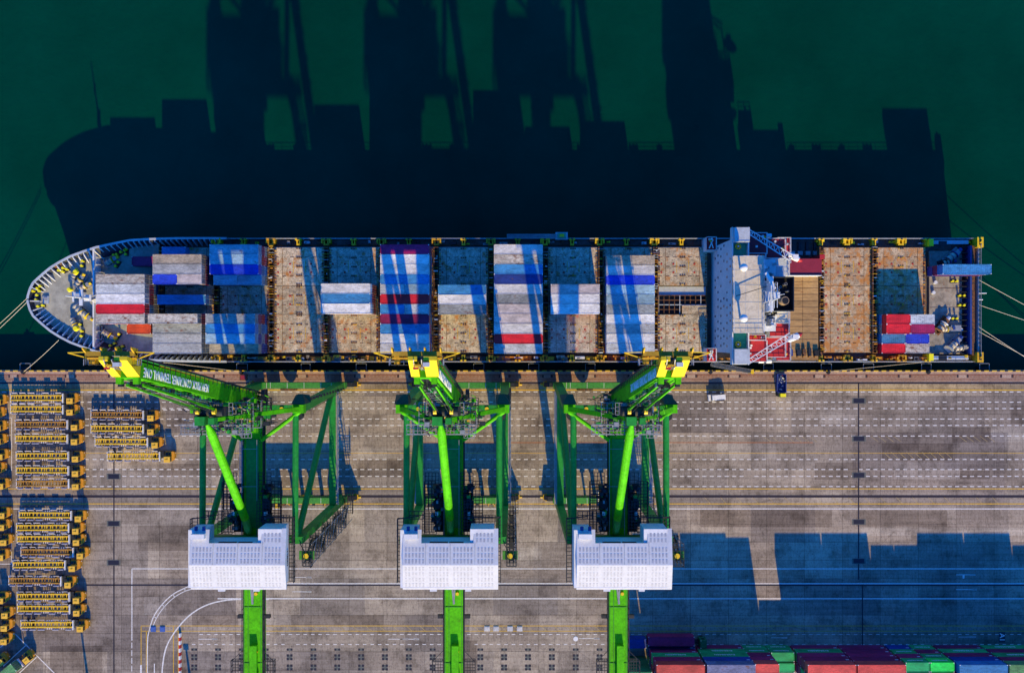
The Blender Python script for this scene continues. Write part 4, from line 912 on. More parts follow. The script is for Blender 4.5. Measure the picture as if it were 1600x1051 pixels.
    for row in range(4):
        for k in range(26):
            if k % 7 == 6: continue
            x = -9.0 + k * .70; y = yr - .4 - row * 1.15; zs = lambda yy: 53.0 - (yr - yy) * .173; r.beam((x, y, zs(y) + .01), (x, y - .8, zs(y - .8) + .01), .36, .02)
    r.m(pm)
    for row in range(2):
        for k in range(5): x = 5.4 + k * .75; y = -39.9 - row * 1.1; r.beam((x, y, zr(y) + .02), (x, y - .7, zr(y - .7) + .02), .36, .03)
    r.build('roof', H_)
    MB().m(WHITE).box(-9.3, -6.6, -40.9, -39.9, 52.3, 53.3).m(BLUEP).tube((-8.6, -39.4, 52.2), (-8.6, -38.6, 52.2), .35).tube((-7.0, -39.4, 52.2), (-7.0, -38.6, 52.2), .35).build('roof_unit', H_)
    mb = MB().m(DARK)                                      # platforms and cages round the house
    mb.rail([(-10.6, hy0, 47.2), (-10.6, -38.0, 47.2), (-6.2, -37.4, 47.2)], 1.1, .12, 1.0); mb.rail([(10.9, hy0, 47.2), (10.9, -37.6, 47.2), (5.0, -37.6, 47.2)], 1.1, .12, 1.0)
    mb.grate(-10.6, -9.5, hy0, -38, 47.2, .8, .12); mb.grate(9.7, 10.9, hy0, -38, 47.2, .8, .12); mb.grate(-8.2, -5.2, -38.2, -36.6, 47.2, .9, .14); mb.grate(-5.6, -2.6, -41.6, -36.8, 46.2, .7, .11)
    mb.grate(2.6, 5.2, -41.8, -34.6, 46.2, .7, .11); mb.grate(-5.2, -2.3, -36.8, -29, 44.2, .8, .12); mb.grate(2.3, 5.0, -34.6, -29, 44.2, .8, .12); mb.grate(5, 9.8, -38.8, -37.4, 47.0, .7, .1); mb.build('house_platform', c).location.x -= .8
    for sx in (-1, 1):
        mb = MB().m(BLACK).box(min(sx * 2.0, sx * 4.0), max(sx * 2.0, sx * 4.0), -41.9, -33.5, 42.9, 43.1); mb.m(DARK).grate(min(sx * 4.0, sx * 6.2), max(sx * 4.0, sx * 6.2), -41.9, -31, 43.3, .7, .13); mb.rail([(sx * 6.2, -41.9, 43.3), (sx * 6.2, -31, 43.3)], 1.1, .13, .9)
        for k in range(46):
            x = sx * RN.uniform(2.4, 4.4); y = RN.uniform(-41.0, -31.5); mb.m(RN.choice([DARK, BLACK, DARK, GREYM, BLACK, GREEN, DARK, RUSTD])).box(x - RN.uniform(.1, .5), x + .3, y - RN.uniform(.1, .6), y + .3, 43.1, RN.uniform(43.6, 45.6))
        mb.m(BLACK).tube((sx * 3.4, -36.5, 44.4), (sx * 3.4, -34.9, 44.4), .9, n=14).m(WHITE).box(sx * 3.4 - .3, sx * 3.4 + .3, -37.8, -37.1, 45.0, 45.7)
        mb.build('winch_gear', c)
    # backstay: the big bright tube from apex to house
    MB().m(LIME).tube((-.7, -18.0, 65.0), (-.6, -38.2, 46.4), .82, .86, 14).m(GREEN).tube((-.6, -38.2, 46.4), (-.6, -41.8, 44.0), .8, .8, 12).m(LIME).tube((-.7, -15.6, 67.6), (-.7, -18.0, 65.0), .18, .82, 12).build('backstay', c)
    ap = MB().m(GREEN).box(-2.0, -.2, -16.2, -14.6, 67.6, 69.6).box(.4, 1.5, -16.0, -14.8, 67.6, 69.4); ap.m(DARK).box(-2.9, 3.0, -14.6, -12.9, 66.5, 67.6); ap.m(DARK).tube((-2.6, -13.8, 67.9), (2.6, -13.8, 67.9), .8, n=12)
    ap.build('apex_head', c)
    fg = MB().m(DARK)
    for z in (48, 54, 60): fg.grate(-5.5, 5.5, -18.2, -12.8, z, 1.1, .13); fg.m(GREYM if z == 54 else DARK).rail([(-5.5, -18.2, z), (5.5, -18.2, z), (5.5, -12.8, z)], 1.1, .11, 1.3)
    for k in range(5): fg.beam((-5 + k * 2.5, -15.5, 46), (-2.4 + k * 1.2, -15.5, 66), .2, .2)
    fg.build('frame_platform', c)
    mb = MB().m(GREYM); mb.grate(-7.6, 5.6, -18.6, -16.8, 62.0, .7, .1); mb.rail([(-7.6, -18.6, 62), (5.6, -18.6, 62)], 1.1, .08, 1.2); mb.rail([(-7.6, -16.8, 62), (5.6, -16.8, 62)], 1.1, .08, 1.2); mb.grate(-3.5, 3.5, -14.6, -12.4, 65.5, .7, .1)
    mb.grate(3.2, 5.2, -19.6, -18.6, 60, .7, .1); mb.build('apex_platform', c)
    mb = MB()
    for k in range(230):
        x = max(-6, min(6, RN.gauss(0, 3.0))); y = RN.uniform(-18.6, -12.6); z = RN.uniform(43, 66); m_ = RN.choice([DARK, GREEN, GREYM, DARK, LIME, BLACK, DARK, AMBER if k % 5 == 0 else DARK])
        if k % 3: mb.m(m_).beam((x, y, z), (x + RN.uniform(-2, 2), y + RN.uniform(-1, 1), z + RN.uniform(-2, 2)), .14, .14)
        else: mb.m(m_).box(x, x + RN.uniform(.3, 1.2), y, y + RN.uniform(.3, .9), z, z + .8)
    for x, y, z in ((1.2, -12.4, 60), (-1.0, -12.8, 62), (2.6, -14, 58)): mb.m(YEL).tube((x, y, z), (x, y, z + .8), .35, n=8)
    mb.build('rigging', c)
    # raised boom
    R0 = Vector((0, -13.4, 43.0)); T0 = Vector((0, -3.7, 103.0)); d = (T0 - R0).normalized(); nrm = Vector((0, -d.z, d.y)); X = Vector((1, 0, 0))   # nrm: the boom's top face, now facing land
    L = (T0 - R0).length
    def bp(t, x, n): return tuple(R0 + d * t + X * x + nrm * n)
    def seg(mb, t0, t1, x0, x1, n0a, n1a, n0b=None, n1b=None):
        n0b = n0a if n0b is None else n0b; n1b = n1a if n1b is None else n1b
        p = [bp(t0, x0, n0a), bp(t0, x1, n0a), bp(t0, x1, n1a), bp(t0, x0, n1a), bp(t1, x0, n0b), bp(t1, x1, n0b), bp(t1, x1, n1b), bp(t1, x0, n1b)]
        return mb.hexa([p[i] for i in (3, 2, 1, 0, 7, 6, 5, 4)])
    b = MB().m(LIME); seg(b, 0, 6, -1.7, 1.7, -.6, 2.4, -1.0, 2.4); seg(b, 6, 56.8, -1.7, 1.7, -1.0, 2.4, -.7, 1.6)
    b.m(GREEN); seg(b, 0.5, 57.4, -2.0, 2.0, -1.25, -1.02)
    B = b.build('boom', c)
    hd_ = MB().m(YELB); seg(hd_, 56.8, 61.0, .15, 2.0, -.75, 1.5, -.9, -.35); seg(hd_, 56.8, 61.0, -2.0, -.75, -.75, 1.5, -.9, -.35); hd_.m(DARK); seg(hd_, 56.6, 60.2, -.75, .15, -.7, .1, -.8, -.5)
    hd_.m(AMBER)
    for t in (57.4, 58.6, 59.8): seg(hd_, t, t + .25, -.75, .15, .1, .45)
    hd_.m(GREYM); seg(hd_, 56, 60.8, -.5, -.4, .5, .6); seg(hd_, 56, 60.8, -.15, -.05, .5, .6); hd_.build('boom_head', c)
    wk = MB().m(DARK)
    for sx in (-1, 1):
        k = 1
        while k < 58:
            wk.beam(bp(k, sx * 2.1, -1.1), bp(k, sx * 2.1, 2.6 if 0 else -.2), .1, .1); k += 2
        wk.beam(bp(1, sx * 2.05, -1.25), bp(59, sx * 2.05, -1.2), .22, .3)
    wk.m(ORNG).beam(bp(1, 1.72, -1.0), bp(50, 1.72, -.95), .08, .12); wk.beam(bp(1, -1.72, -1.0), bp(50, -1.72, -.95), .08, .12)
    wk.build('boom_walkway', B)
    ms = MB()
    for k in range(70):
        t = RN.uniform(1, 54); x = RN.uniform(-1.5, 1.2); w_ = RN.uniform(.2, .7); seg(ms.m(RN.choice([DARK, GREEN, BLACK, DARK, GREYM])), t, t + RN.uniform(.3, 1.6), x, x + w_, 1.9 + (54 - t) * .0095, 2.62)
    seg(ms.m(DARK), 1, 55, -.9, .3, 1.0, 2.44, 1.0, 1.66); ms.build('boom_dark_infill', B)  # dark plates and strip paint in the open boom's shadowed interior, plus clutter
    ld = MB().m(GREYM)                                      # ladder and handrails on the face towards land
    for x in (-1.1, -.2, 1.2): ld.beam(bp(2, x, 2.9), bp(50, x, 2.5), .09, .09)
    for k in range(34): ld.beam(bp(2 + k * 1.42, -1.1, 2.9), bp(2 + k * 1.42, -.2, 2.9), .08, .08); ld.m(DARK if k % 3 else GREYM); ld.beam(bp(2 + k * 1.42, 1.2, 2.1), bp(2 + k * 1.42, 1.2, 2.9), .08, .08)
    for k in range(16): t = 4 + k * 2.9; ld.m(GREEN).beam(bp(t, -1.6, 2.35), bp(t + 1.5, 1.6, 2.35), .12, .25)
    ld.build('boom_ladder', B)
    # letters on both sides of the boom
    mid = R0 + d * 42.5
    lettering('NEW PRIOK CONTAINER TERMINAL ONE', 1.95, TEXTW, mid + X * 1.73 + nrm * .55, d, nrm, B, space=1.02, sx=.68)
    lettering('NEW PRIOK CONTAINER TERMINAL ONE', 1.95, TEXTW, mid - X * 1.73 + nrm * .55, -d, nrm, B, space=1.02, sx=.68)
    # folded forestays standing off the boom
    for sx in (-1, 1):
        fs = MB().m(LIME).beam(bp(54, sx * 1.2, 2.4), bp(28, sx * 1.5, 3.9), .26, .35).beam(bp(28, sx * 1.5, 3.9), bp(6, sx * 1.2, 4.6), .26, .35).m(YEL)
        fs.tube(bp(26, sx * 1.5 - .3, 4.4), bp(26, sx * 1.5 + .3, 4.4), .55, n=10).tube(bp(10, sx * 1.2 - .3, 4.5), bp(10, sx * 1.2 + .3, 4.5), .5, n=10);  fs.m(LIME).box(sx * 1.25 - .4, sx * 1.25 + .4, -6.9, -5.9, 98.2, 99.0); fs.m(DARK).box(sx * 1.25 - .3, sx * 1.25 + .3, -7.3, -6.9, 97.8, 98.6); fs.build('forestay', c)
    # tip platform: gold beam with V arms and grey cages
    tp = MB().m(GOLD).box(-4.4, 2.6, -2.75, -2.1, 101.4, 102.2); tp.m(AMBER)
    for x in (-4.4, -1.9, .2, 2.4): tp.hexa([(x, -1.75, 101.2), (x + .2, -1.75, 101.2), (x + .2, -3.0, 101.2), (x, -3.0, 101.2), (x, -1.5, 103), (x + .2, -1.5, 103), (x + .2, -1.75, 103), (x, -1.75, 103)])
    tp.box(-4.4, 2.6, -3.25, -2.96, 101.0, 101.6); tp.m(YEL).beam((-7.0, -2.3, 101.8), (-4.2, -2.2, 101.8), .14, .14).beam((-7.0, -2.3, 101.8), (-3.8, -3.3, 101.0), .14, .14).beam((5.2, -2.3, 101.8), (2.4, -2.2, 101.8), .14, .14).beam((5.2, -2.3, 101.8), (2.2, -3.3, 101.0), .14, .14)
    for x in (-3.8, 1.6): tp.m(AMBER).box(x - .35, x + .35, -3.9, -3.2, 100.2, 101.4)
    
    tp.build('tip_platform', c)
    cg = MB().m(GREYM); cg.rail([(-4.8, -3.2, 100.6), (-4.8, -4.1, 100.6), (-1.8, -4.1, 100.6)], 1.1, .1, .9); cg.rail([(2.8, -3.2, 100.6), (2.8, -4.1, 100.6), (1.2, -4.1, 100.6)], 1.1, .1, .9); cg.grate(-4.8, 2.8, -4.1, -3.2, 100.6, .9, .1); cg.rail([(-4.8, -4.1, 100.6), (2.8, -4.1, 100.6)], 1.1, .1, .8)
    cg.m(SHIPG).box(.1, 1.0, -4.2, -3.6, 102.6, 103.4); cg.m(REDP).box(-1.3, -.6, -4.6, -4.3, 102.7, 103.0); cg.m(GREYM).rail([(-1.2, -3.2, 102.9), (-1.2, -4.6, 102.0)], .4, .1, .6); cg.rail([(-.1, -3.2, 102.9), (-.1, -4.6, 102.0)], .4, .1, .6); cg.m(AMBER).box(-1.1, -.2, -4.2, -3.9, 102.2, 103.2)
    cg.build('tip_cage', c)
    # hoist ropes from the apex to the boom
    rp = MB().m(DARK)
    for x in (-1.6, -.9, .9, 1.6): rp.tube((x, -14.2, 67.5), bp(53, x * .8, 2.2), .07, n=4)
    for x in (-1.2, 1.2): rp.tube((x, -14.2, 67.5), bp(38, x, 2.4), .06, n=4)
    rp.build('hoist_ropes', c)
    # boom hinge clutter at the root
    hg = MB().m(GREEN).box(-2.6, -1.9, -15.4, -12.6, 40.8, 45.0).box(1.9, 2.6, -15.4, -12.6, 40.8, 45.0); hg.m(DARK).box(2.7, 3.4, -14.6, -11.2, 43.8, 46.2); hg.build('boom_hinge', c)
    # stairs up the landside leg
    st = MB().m(DARK); n = 7
    for k in range(n):
        z0, z1 = 6 + k * 5.7, 6 + (k + 1) * 5.7; y0, y1 = (-44.2, -47.6) if k % 2 == 0 else (-47.6, -44.2); x = LX + 1.7
        for dx in (-.45, .45): st.beam((x + dx, y0, z0), (x + dx, y1, z1), .2, .3); st.beam((x + dx, y0, z0 + 1), (x + dx, y1, z1 + 1), .13, .13)
        st.grate(x - 1.1, x + 1.1, -48.4, -43.6, z1 + .02, .75, .13)
        for i in range(10): t = i / 10; st.box(x - .4, x + .4, y0 + (y1 - y0) * t - .1, y0 + (y1 - y0) * t + .1, z0 + (z1 - z0) * t, z0 + (z1 - z0) * t + .06)
        st.grate(x - .9, x + .9, min(y1 - .9, y1 + .9), max(y1 - .9, y1 + .9), z1, .6, .1); st.rail([(x + .9, y1 - .9, z1), (x + .9, y1 + .9, z1)], 1.1, .09, .8); st.beam((LX, -43.6, z1 - .2), (x + .6, y1, z1 - .2), .16, .16)
    st.m(GREYM)
    for z in range(8, 44, 3): st.beam((x + .8, -43.6, z), (x + .8, -48.0, z + 3), .09, .09)
    for y in (-43.8, -48.2): st.beam((x + .9, y, 3), (x + .9, y, 46), .14, .14)
    st.build('stair_tower', c)
    MB().m(SILLG).box(LX - .2, LX + 3.0, -47.2, -45.4, 45.0, 45.4).m(YEL).tube((LX + 1.4, -46.3, 45.4), (LX + 1.4, -46.3, 46.0), .55, n=14).build('flood_lamp', c)
    ps = MB().m(DARK).grate(LX + .6, LX + 3.4, -46, -40.8, 6.2, .7, .1); ps.rail([(LX + 3.4, -46, 6.2), (LX + 3.4, -40.8, 6.2)], 1.1, .1, 1.0)
    for z in range(8, 42, 3): ps.beam((LX + 1.2, YS - 1, z), (LX + 1.2, YS - .4, z), .7, .1)
    ps.beam((LX + .95, YS - 1, 6), (LX + .95, YS - 3, 44), .1, .1); ps.beam((LX + 1.55, YS - 1, 6), (LX + 1.55, YS - 3, 44), .1, .1); ps.build('leg_ladder', c)
    # operator cab parked under the girder behind the land legs
    MB().m(WHITE).box(-3.9, -2.3, -37, -34, 36.5, 39.2).m(WINDOW).box(-3.95, -2.25, -34.02, -33.9, 36.8, 38.6).m(DARK).box(-2.4, 2.4, -38, -33, 39.2, 40.2).build('operator_cab', c)
    return c
cr = make_crane(); T_ = tree(cr)
cranes = [cr, copy_tree(T_), copy_tree(T_)]
for o, x, s in zip(cranes, (-55.6, -12.5, 22.8), ('leftmost, raised boom leaning over the ship bow and numbered white house', 'middle one of three, between the two other cranes',
                                                 'rightmost, nearest the ship bridge')):
    o.location.x = x; tag(o, 'green gantry quay crane with raised boom, ' + s, 'crane', 'green quay cranes')
mh = [k for k in cranes[0].children if k.name.startswith('machinery_house')][0]
lettering('MITSUI', 2.1, TEXTB, (-55.6 + 9.66 - .8, -47.6, 50.6), (0, 1, 0), (0, 0, 1), mh)
lettering('No.1', 1.7, TEXTB, (-55.6 + 9.66 - .8, -46.0, 48.5), (0, 1, 0), (0, 0, 1), mh)
tag(cranes[0], 'green gantry quay crane with raised boom, leftmost, beside the parked yellow trucks', 'crane')

# ------------------------------------------------------------------ terminal tractor trailers
TY = paint('trailer_yellow', (.88, .52, .02), .6, .2, .8, rust=.2, dirt=.3)
TYR = paint('trailer_rusty_yellow', (.52, .26, .03), .7, .25, .8, rust=.5, dirt=.4)
CABY = paint('cab_roof_yellow', (.80, .46, .04), .5, .1, .6, dirt=.1)
CABO = paint('cab_body_orange', (.62, .27, .015), .5, .15, .6, dirt=.3)
PINKW = paint('guide_plate_white', (.60, .55, .53), .6, .15, .8, rust=.2, dirt=.2)
def make_truck(fy, mesh_seed):
    rr = random.Random(mesh_seed); t = empty('terminal_truck', (0, 0, 0))    # nose at +9, tail at -9, facing +X
    f = MB().m(fy)
    for y in (-.62, .62): f.box(-9, 4.8, y - .16, y + .16, 1.3, 1.62)
    x = -8.9
    while x < 4.8: f.box(x, x + .2, -.43, .43, 1.3, 1.5); x += rr.choice([.55, .75, .75, 1.0])
    for x in (-7.6, -5.4, -1.0, .4, 3.4): f.box(x, x + .16, -1.2, 1.2, 1.1, 1.3)
    f.build('trailer_frame', t)
    g = MB().m(PINKW)                                        # flared corner guides, taller on the outer edge
    for s in (-1, 1):
        for (a, b) in ((-8.6, -7.2), (-6.6, -5.0), (-4.4, -2.6), (-.5, 1.2), (3.0, 4.5)):
            g.hexa([(a, s * 1.12, 1.25), (b, s * 1.12, 1.25), (b, s * 1.18, 1.25), (a, s * 1.18, 1.25), (a, s * 1.32, 1.75), (b, s * 1.32, 1.75), (b, s * 1.42, 1.75), (a, s * 1.42, 1.75)][::1])
            g.box(a, a + .14, min(s * .7, s * 1.1), max(s * .7, s * 1.1), 1.2, 1.45); g.box(b - .14, b, min(s * .7, s * 1.1), max(s * .7, s * 1.1), 1.2, 1.45)
        for a in (-2.1, -1.5, -.95, 1.7, 2.3): g.box(a, a + .22, min(s * .75, s * 1.25), max(s * .75, s * 1.25), 1.2, 1.5)
    g.build('container_guide', t)
    MB().m(WHITE).box(4.85, 5.12, -1.35, 1.2, 1.2, 1.75).build('headboard', t)
    MB().m(WHITE).box(-9.25, -9.02, -1.25, 1.25, .7, 1.25).m(REDP).box(-9.28, -9.25, .7, 1.15, .8, 1.1).box(-9.28, -9.25, -1.15, -.7, .8, 1.1).build('rear_bumper', t)
    wh_ = MB().m(BLACK)
    for x in (-7.6, -6.3): 
        for s in (-1, 1): wh_.tube((x, s * .62, .52), (x, s * 1.2, .52), .52, n=14)
    wh_.build('trailer_wheels', t)
    w2 = MB().m(BLACK)
    for x in (4.4, 8.0):
        for s in (-1, 1): w2.tube((x, s * .7, .52), (x, s * 1.25, .52), .52, n=14)
    w2.build('tractor_wheels', t)
    MB().m(DARK).box(2.9, 8.9, -.5, .5, .6, 1.0).box(3.6, 5.2, -.6, .6, 1.0, 1.12).box(5.3, 6.1, .2, 1.2, .6, 1.3).build('tractor_chassis', t)
    b = MB().m(CABO).hexa([(6.4, -1.2, .8), (8.6, -1.2, .8), (8.6, 1.3, .8), (6.4, 1.3, .8), (6.6, -1.15, 1.7), (8.3, -1.1, 1.7), (8.3, 1.2, 1.7), (6.6, 1.2, 1.7)])
    b.m(CABO).hexa([(8.35, -1.2, .5), (9.0, -.8, .5), (9.0, 1.0, .5), (8.35, 1.3, .5), (8.35, -1.2, 1.55), (8.9, -.8, 1.45), (8.9, 1.0, 1.45), (8.35, 1.3, 1.55)])
    b.m(DARK).box(6.7, 7.3, .15, 1.0, 1.7, 1.82).box(7.5, 7.9, .3, 1.0, 1.7, 1.8).m(BLACK).tube((6.4, .9, 1.0), (6.4, .9, 2.6), .1, n=6); b.build('engine_hood', t)
    cb = MB().m(CABY).taper(6.75, 8.3, -1.4, .0, 1.2, 3.0, .08).build('cab', t)
    MB().m(WINDOW).box(8.22, 8.32, -1.2, -.2, 1.95, 2.75).box(7.1, 8.0, -1.42, -1.32, 1.95, 2.75).box(6.72, 6.82, -1.2, -.2, 1.95, 2.75).build('windows', cb)
    MB().m(CABY).taper(6.7, 8.38, -1.45, .06, 3.0, 3.12, .05).m(AMBER).tube((7.7, -.7, 3.12), (7.7, -.7, 3.3), .1).box(7.0, 7.6, -.8, -.55, 3.12, 3.17).build('cab_roof', cb)
    for s in (-1, 1): MB().m(WHITE).box(8.98, 9.04, s * .75 - .12, s * .75 + .12, .8, 1.0).build('headlight', t)
    return t
t1 = make_truck(TY, 1); t2 = make_truck(TYR, 2)
TT = [tree(t1), tree(t2)]; used = [False, False]
def truck(px_front, py, kind, label, rz=0):
    X = WX(px_front, 1.5) - 9; Y = WY(py, 1.5) + .1
    if not used[kind]: o = TT[kind][0]; used[kind] = True
    else: o = copy_tree(TT[kind])
    o.location = (X, Y, 0); o.rotation_euler = (0, 0, rz + RN.uniform(-.007, .007)); tag(o, label, 'truck', 'yellow terminal trucks with skeletal trailers'); return o
ORDT = ORD + ['thirteenth', 'fourteenth', 'fifteenth', 'sixteenth', 'seventeenth', 'eighteenth', 'nineteenth']
A = [(122, 622), (122, 639.5), (129, 663.5), (129, 685.5), (130.5, 712.5), (130.5, 735), (131, 755.5), (135, 805), (131, 824.5), (132, 842), (138, 862.5), (125.5, 882.5), (119, 907.5), (132, 932), (132.5, 951), (138, 976)]
for i, (x, y) in enumerate(A):
    k = 1 if i in (2, 6, 10, 12) else 0
    truck(x, y, k, '%s yellow truck and empty trailer, %s down the middle parking column' % ('rusty' if k else 'clean', ORDT[i]))
Bc = [(247.5, 648.5), (247.5, 670), (254, 690.5), (273, 713)]
for i, (x, y) in enumerate(Bc): truck(x, y, 1 if i == 0 else 0, 'yellow truck and empty trailer, %s of four in the short column by the leftmost crane' % ORDT[i])
Cc = [(10, 624), (7, 643.5), (10, 664.5), (10, 685.5), (13, 709), (7.5, 730), (14, 755), (16, 800), (15.5, 818.5), (19, 842), (14, 865.5), (14, 932), (21, 955), (20, 975), (19.5, 995.5)]
for i, (x, y) in enumerate(Cc): truck(x, y, i % 3 == 1, 'yellow truck cab entering the frame, %s down the column at the left edge' % ORDT[i])

# angled truck with a green container at the bottom left corner
o = truck(52, 1026, 0, 'yellow truck parked at an angle in the bottom left corner')
a = math.radians(40); hx, hy = WX(50, 1.5), WY(1019, 1.5); o.rotation_euler = (0, 0, a); o.location = (hx - 9 * math.cos(a), hy - 9 * math.sin(a), 0)
cc = o.location
gl = container(0, 0, 0, 'faded green', 6.06, 2.59, 'green short container riding on the angled truck in the bottom left corner', 'containers in the yard')
gl.location = (cc.x + 1.6 * math.cos(a), cc.y + 1.6 * math.sin(a), 1.5); gl.rotation_euler = (0, 0, a)
o = truck(10, 1030, 1, 'rusty truck at an angle behind the corner one, cut by the left edge'); o.rotation_euler = (0, 0, a); hx, hy = WX(10, 1.5), WY(1023, 1.5); o.location = (hx - 9 * math.cos(a), hy - 9 * math.sin(a), 0)
# white painted bay lines of the angled parking
q = []
for (a0, b0, a1, b1) in ((22, 988, 85, 1051), (57, 1026, 30, 1051), (42, 1006, 5, 1040), (0, 1011, 8, 1004)):
    P0, P1 = Vector((WX(a0), WY(b0))), Vector((WX(a1), WY(b1))); n = (P1 - P0).normalized(); n = Vector((-n.y, n.x)) * .12; q.append([tuple(P0 - n), tuple(P1 - n), tuple(P1 + n), tuple(P0 + n)])
marking('angled_bay_lines', MARKW, q, Z3)

# ------------------------------------------------------------------ yard containers
YF = -82.8
STK = [(36.5, 12.19, 2.6, ['navy', 'maroon', 'green', 'maroon', 'salmon']), (49.3, 12.19, 2.6, ['maroon', 'green', 'green', 'navy', 'dusty blue']),
       (61.55, 6.06, 2.5, ['green', 'green', 'maroon', 'maroon', 'salmon']), (68.0, 6.06, 2.6, ['green', 'green']),
       (74.7, 12.19, 2.6, ['maroon', 'green', 'maroon', 'maroon', 'salmon']), (87.3, 12.19, 2.6, ['maroon', 'maroon', 'maroon', 'maroon', 'salmon']),
       (100.1, 6.06, 2.9, ['navy', 'green', 'maroon', 'green']), (106.4, 6.06, 2.9, ['green', 'maroon', 'green', 'bright green']),
       (113.0, 12.19, 2.6, ['maroon', 'green', 'maroon', 'navy', 'blue']), (125.6, 12.19, 2.6, ['green', 'maroon', 'green', 'maroon', 'faded green']),
       (138.2, 12.19, 2.9, ['green', 'maroon', 'navy', 'maroon'])]
SN = ['long', 'long', 'short', 'short', 'long', 'long', 'short', 'short', 'long', 'long', 'long']
for i, (x, L, H, cols) in enumerate(STK):
    for t, cname in enumerate(cols):
        top = t == len(cols) - 1
        o = container(x, YF - 1.22, .02 + t * (H + .01), cname, L, H, '%s yard container, level %s up the %s stack from the rightmost crane' % (cname, ORD[t], ORD[i]), 'containers in the yard')
        if 'green' in cname and cname != 'faded green' and L > 6 or cname == 'green':
            lettering('EVERGREEN', .95 if L > 7 else .7, TEXTW, (x + L / 2, YF + .03, .02 + t * (H + .01) + H / 2), (-1, 0, 0), (0, 0, 1), o, depth=.01, space=1.1)
        elif cname in ('maroon', 'navy') and not top:
            mb = MB().m(TEXTW).box(x + .3, x + 1.5, YF + .0, YF + .03, .02 + t * (H + .01) + H - .8, .02 + t * (H + .01) + H - .55); mb.build('marking_panel', o) if 0 else None
            MB().m(TEXTW).beam((x + L - 1.3, YF + .02, t * (H + .01) + 2.0), (x + L - .5, YF + .02, t * (H + .01) + 2.0), .03, .22).build('number_panel', o)
def yc_(x, y, z, col, L, lab): return container(x, y, z, col, L, 2.59, lab, 'containers in the yard')
yc_(29.6, YF + 1.3, .02, 'navy', 6.06, 'navy short container standing before the teal stack beside the rightmost crane girder')
for t in range(4): yc_(29.8, YF - 4.1, .02 + t * 2.602, 'dark green', 6.06, 'dark green container, level %s of the stack by the rightmost crane girder' % ORD[t])
# second row behind the first, with tiers of its own
for i, (x, L, H, cols) in enumerate(STK):
    for t in range(len(cols)):
        cname = ('green', 'maroon', 'navy', 'maroon', 'salmon')[(i + t * 2) % 5]
        container(x + RN.uniform(-.06, .06), YF - 4.05, .02 + t * (H + .01), cname, L, H, '%s container, level %s in the row behind the %s stack' % (cname, ORD[t], ORD[i]), 'containers in the yard')
print('CONTAINERS', NCONT[0])

# terminal truck in the shade carrying a maroon container
def hauler():
    h = empty('container_truck', (WX(1092, 1), WY(1001, 1), 0)); X, Y = h.location.x, h.location.y
    MB().m(DARK).box(X - 14.2, X + 1.2, Y - .55, Y + .55, .9, 1.25).build('trailer_frame', h)
    m_ = MB().m(BLACK)
    for x in (-12.6, -11.3, -2.4, .6):
        for s in (-1, 1): m_.tube((X + x, Y + s * .7, .52), (X + x, Y + s * 1.2, .52), .52, n=12)
    m_.build('wheels', h)
    cb = MB().m(cmat('dark green')).taper(X - .2, X + 1.7, Y - 1.2, Y + 1.2, .8, 3.2, .12).build('cab', h)
    MB().m(WINDOW).box(X + 1.58, X + 1.7, Y - 1.0, Y + 1.0, 1.9, 2.7).box(X + .3, X + 1.2, Y - 1.18, Y - 1.1, 1.9, 2.7).box(X + .3, X + 1.2, Y + 1.1, Y + 1.18, 1.9, 2.7).build('windows', cb)
    MB().m(WHITE).box(X - .1, X + .1, Y + .9, Y + 1.05, 3.2, 3.4).box(X - .1, X + .1, Y - 1.05, Y - .9, 3.2, 3.4).build('marker_lamps', h)
    return h
tag(hauler(), 'dark green truck in the shade before the yard stacks hauling a maroon container', 'truck')
container(WX(1013, 3.8), WY(1001.5, 3.8), 1.27, 'maroon', 12.19, 2.59, 'maroon container on the truck trailer in the shade before the yard', 'containers in the yard')

# ------------------------------------------------------------------ small things on the quay
def make_van():
    v = empty('white_van', (WX(1118.5), WY(620), 0)); X, Y = v.location.x, v.location.y
    MB().m(WHITE).taper(X - 2.3, X + 2.4, Y - .88, Y + .88, .35, 1.1, .06).taper(X - 1.5, X + 2.3, Y - .84, Y + .84, 1.1, 1.85, .16).m(GREYM).box(X - .3, X + 1.8, Y - .7, Y - .66, 1.86, 1.9).box(X - .3, X + 1.8, Y + .66, Y + .7, 1.86, 1.9).build('body', v)
    MB().m(WINDOW).hexa([(X - 1.62, Y - .75, 1.1), (X - 1.1, Y - .75, 1.5), (X - 1.1, Y + .75, 1.5), (X - 1.62, Y + .75, 1.1), (X - 1.6, Y - .72, 1.2), (X - .95, Y - .68, 1.88), (X - .95, Y + .68, 1.88), (X - 1.6, Y + .72, 1.2)]).box(X - .8, X + 1.9, Y - .86, Y - .79, 1.2, 1.65).box(X - .8, X + 1.9, Y + .79, Y + .86, 1.2, 1.65).build('windows', v)
    for a in (-1.5, 1.5):
        for s in (-1, 1): MB().m(BLACK).tube((X + a, Y + s * .66, .33), (X + a, Y + s * .9, .33), .33, n=14).m(GREYM).tube((X + a, Y + s * .9, .33), (X + a, Y + s * .92, .33), .18, n=10).build('wheel', v)
    for s in (-1, 1):
        MB().m(REDP).box(X + 2.36, X + 2.42, Y + s * .65 - .12, Y + s * .65 + .12, .8, 1.05).build('tail_light', v); MB().m(WHITE).box(X - 2.33, X - 2.27, Y + s * .6 - .15, Y + s * .6 + .15, .65, .85).build('headlight', v)
    v.rotation_euler = (0, 0, math.radians(5)); return v
tag(make_van(), 'small white van parked on the quay near the foot of the gangway', 'van')
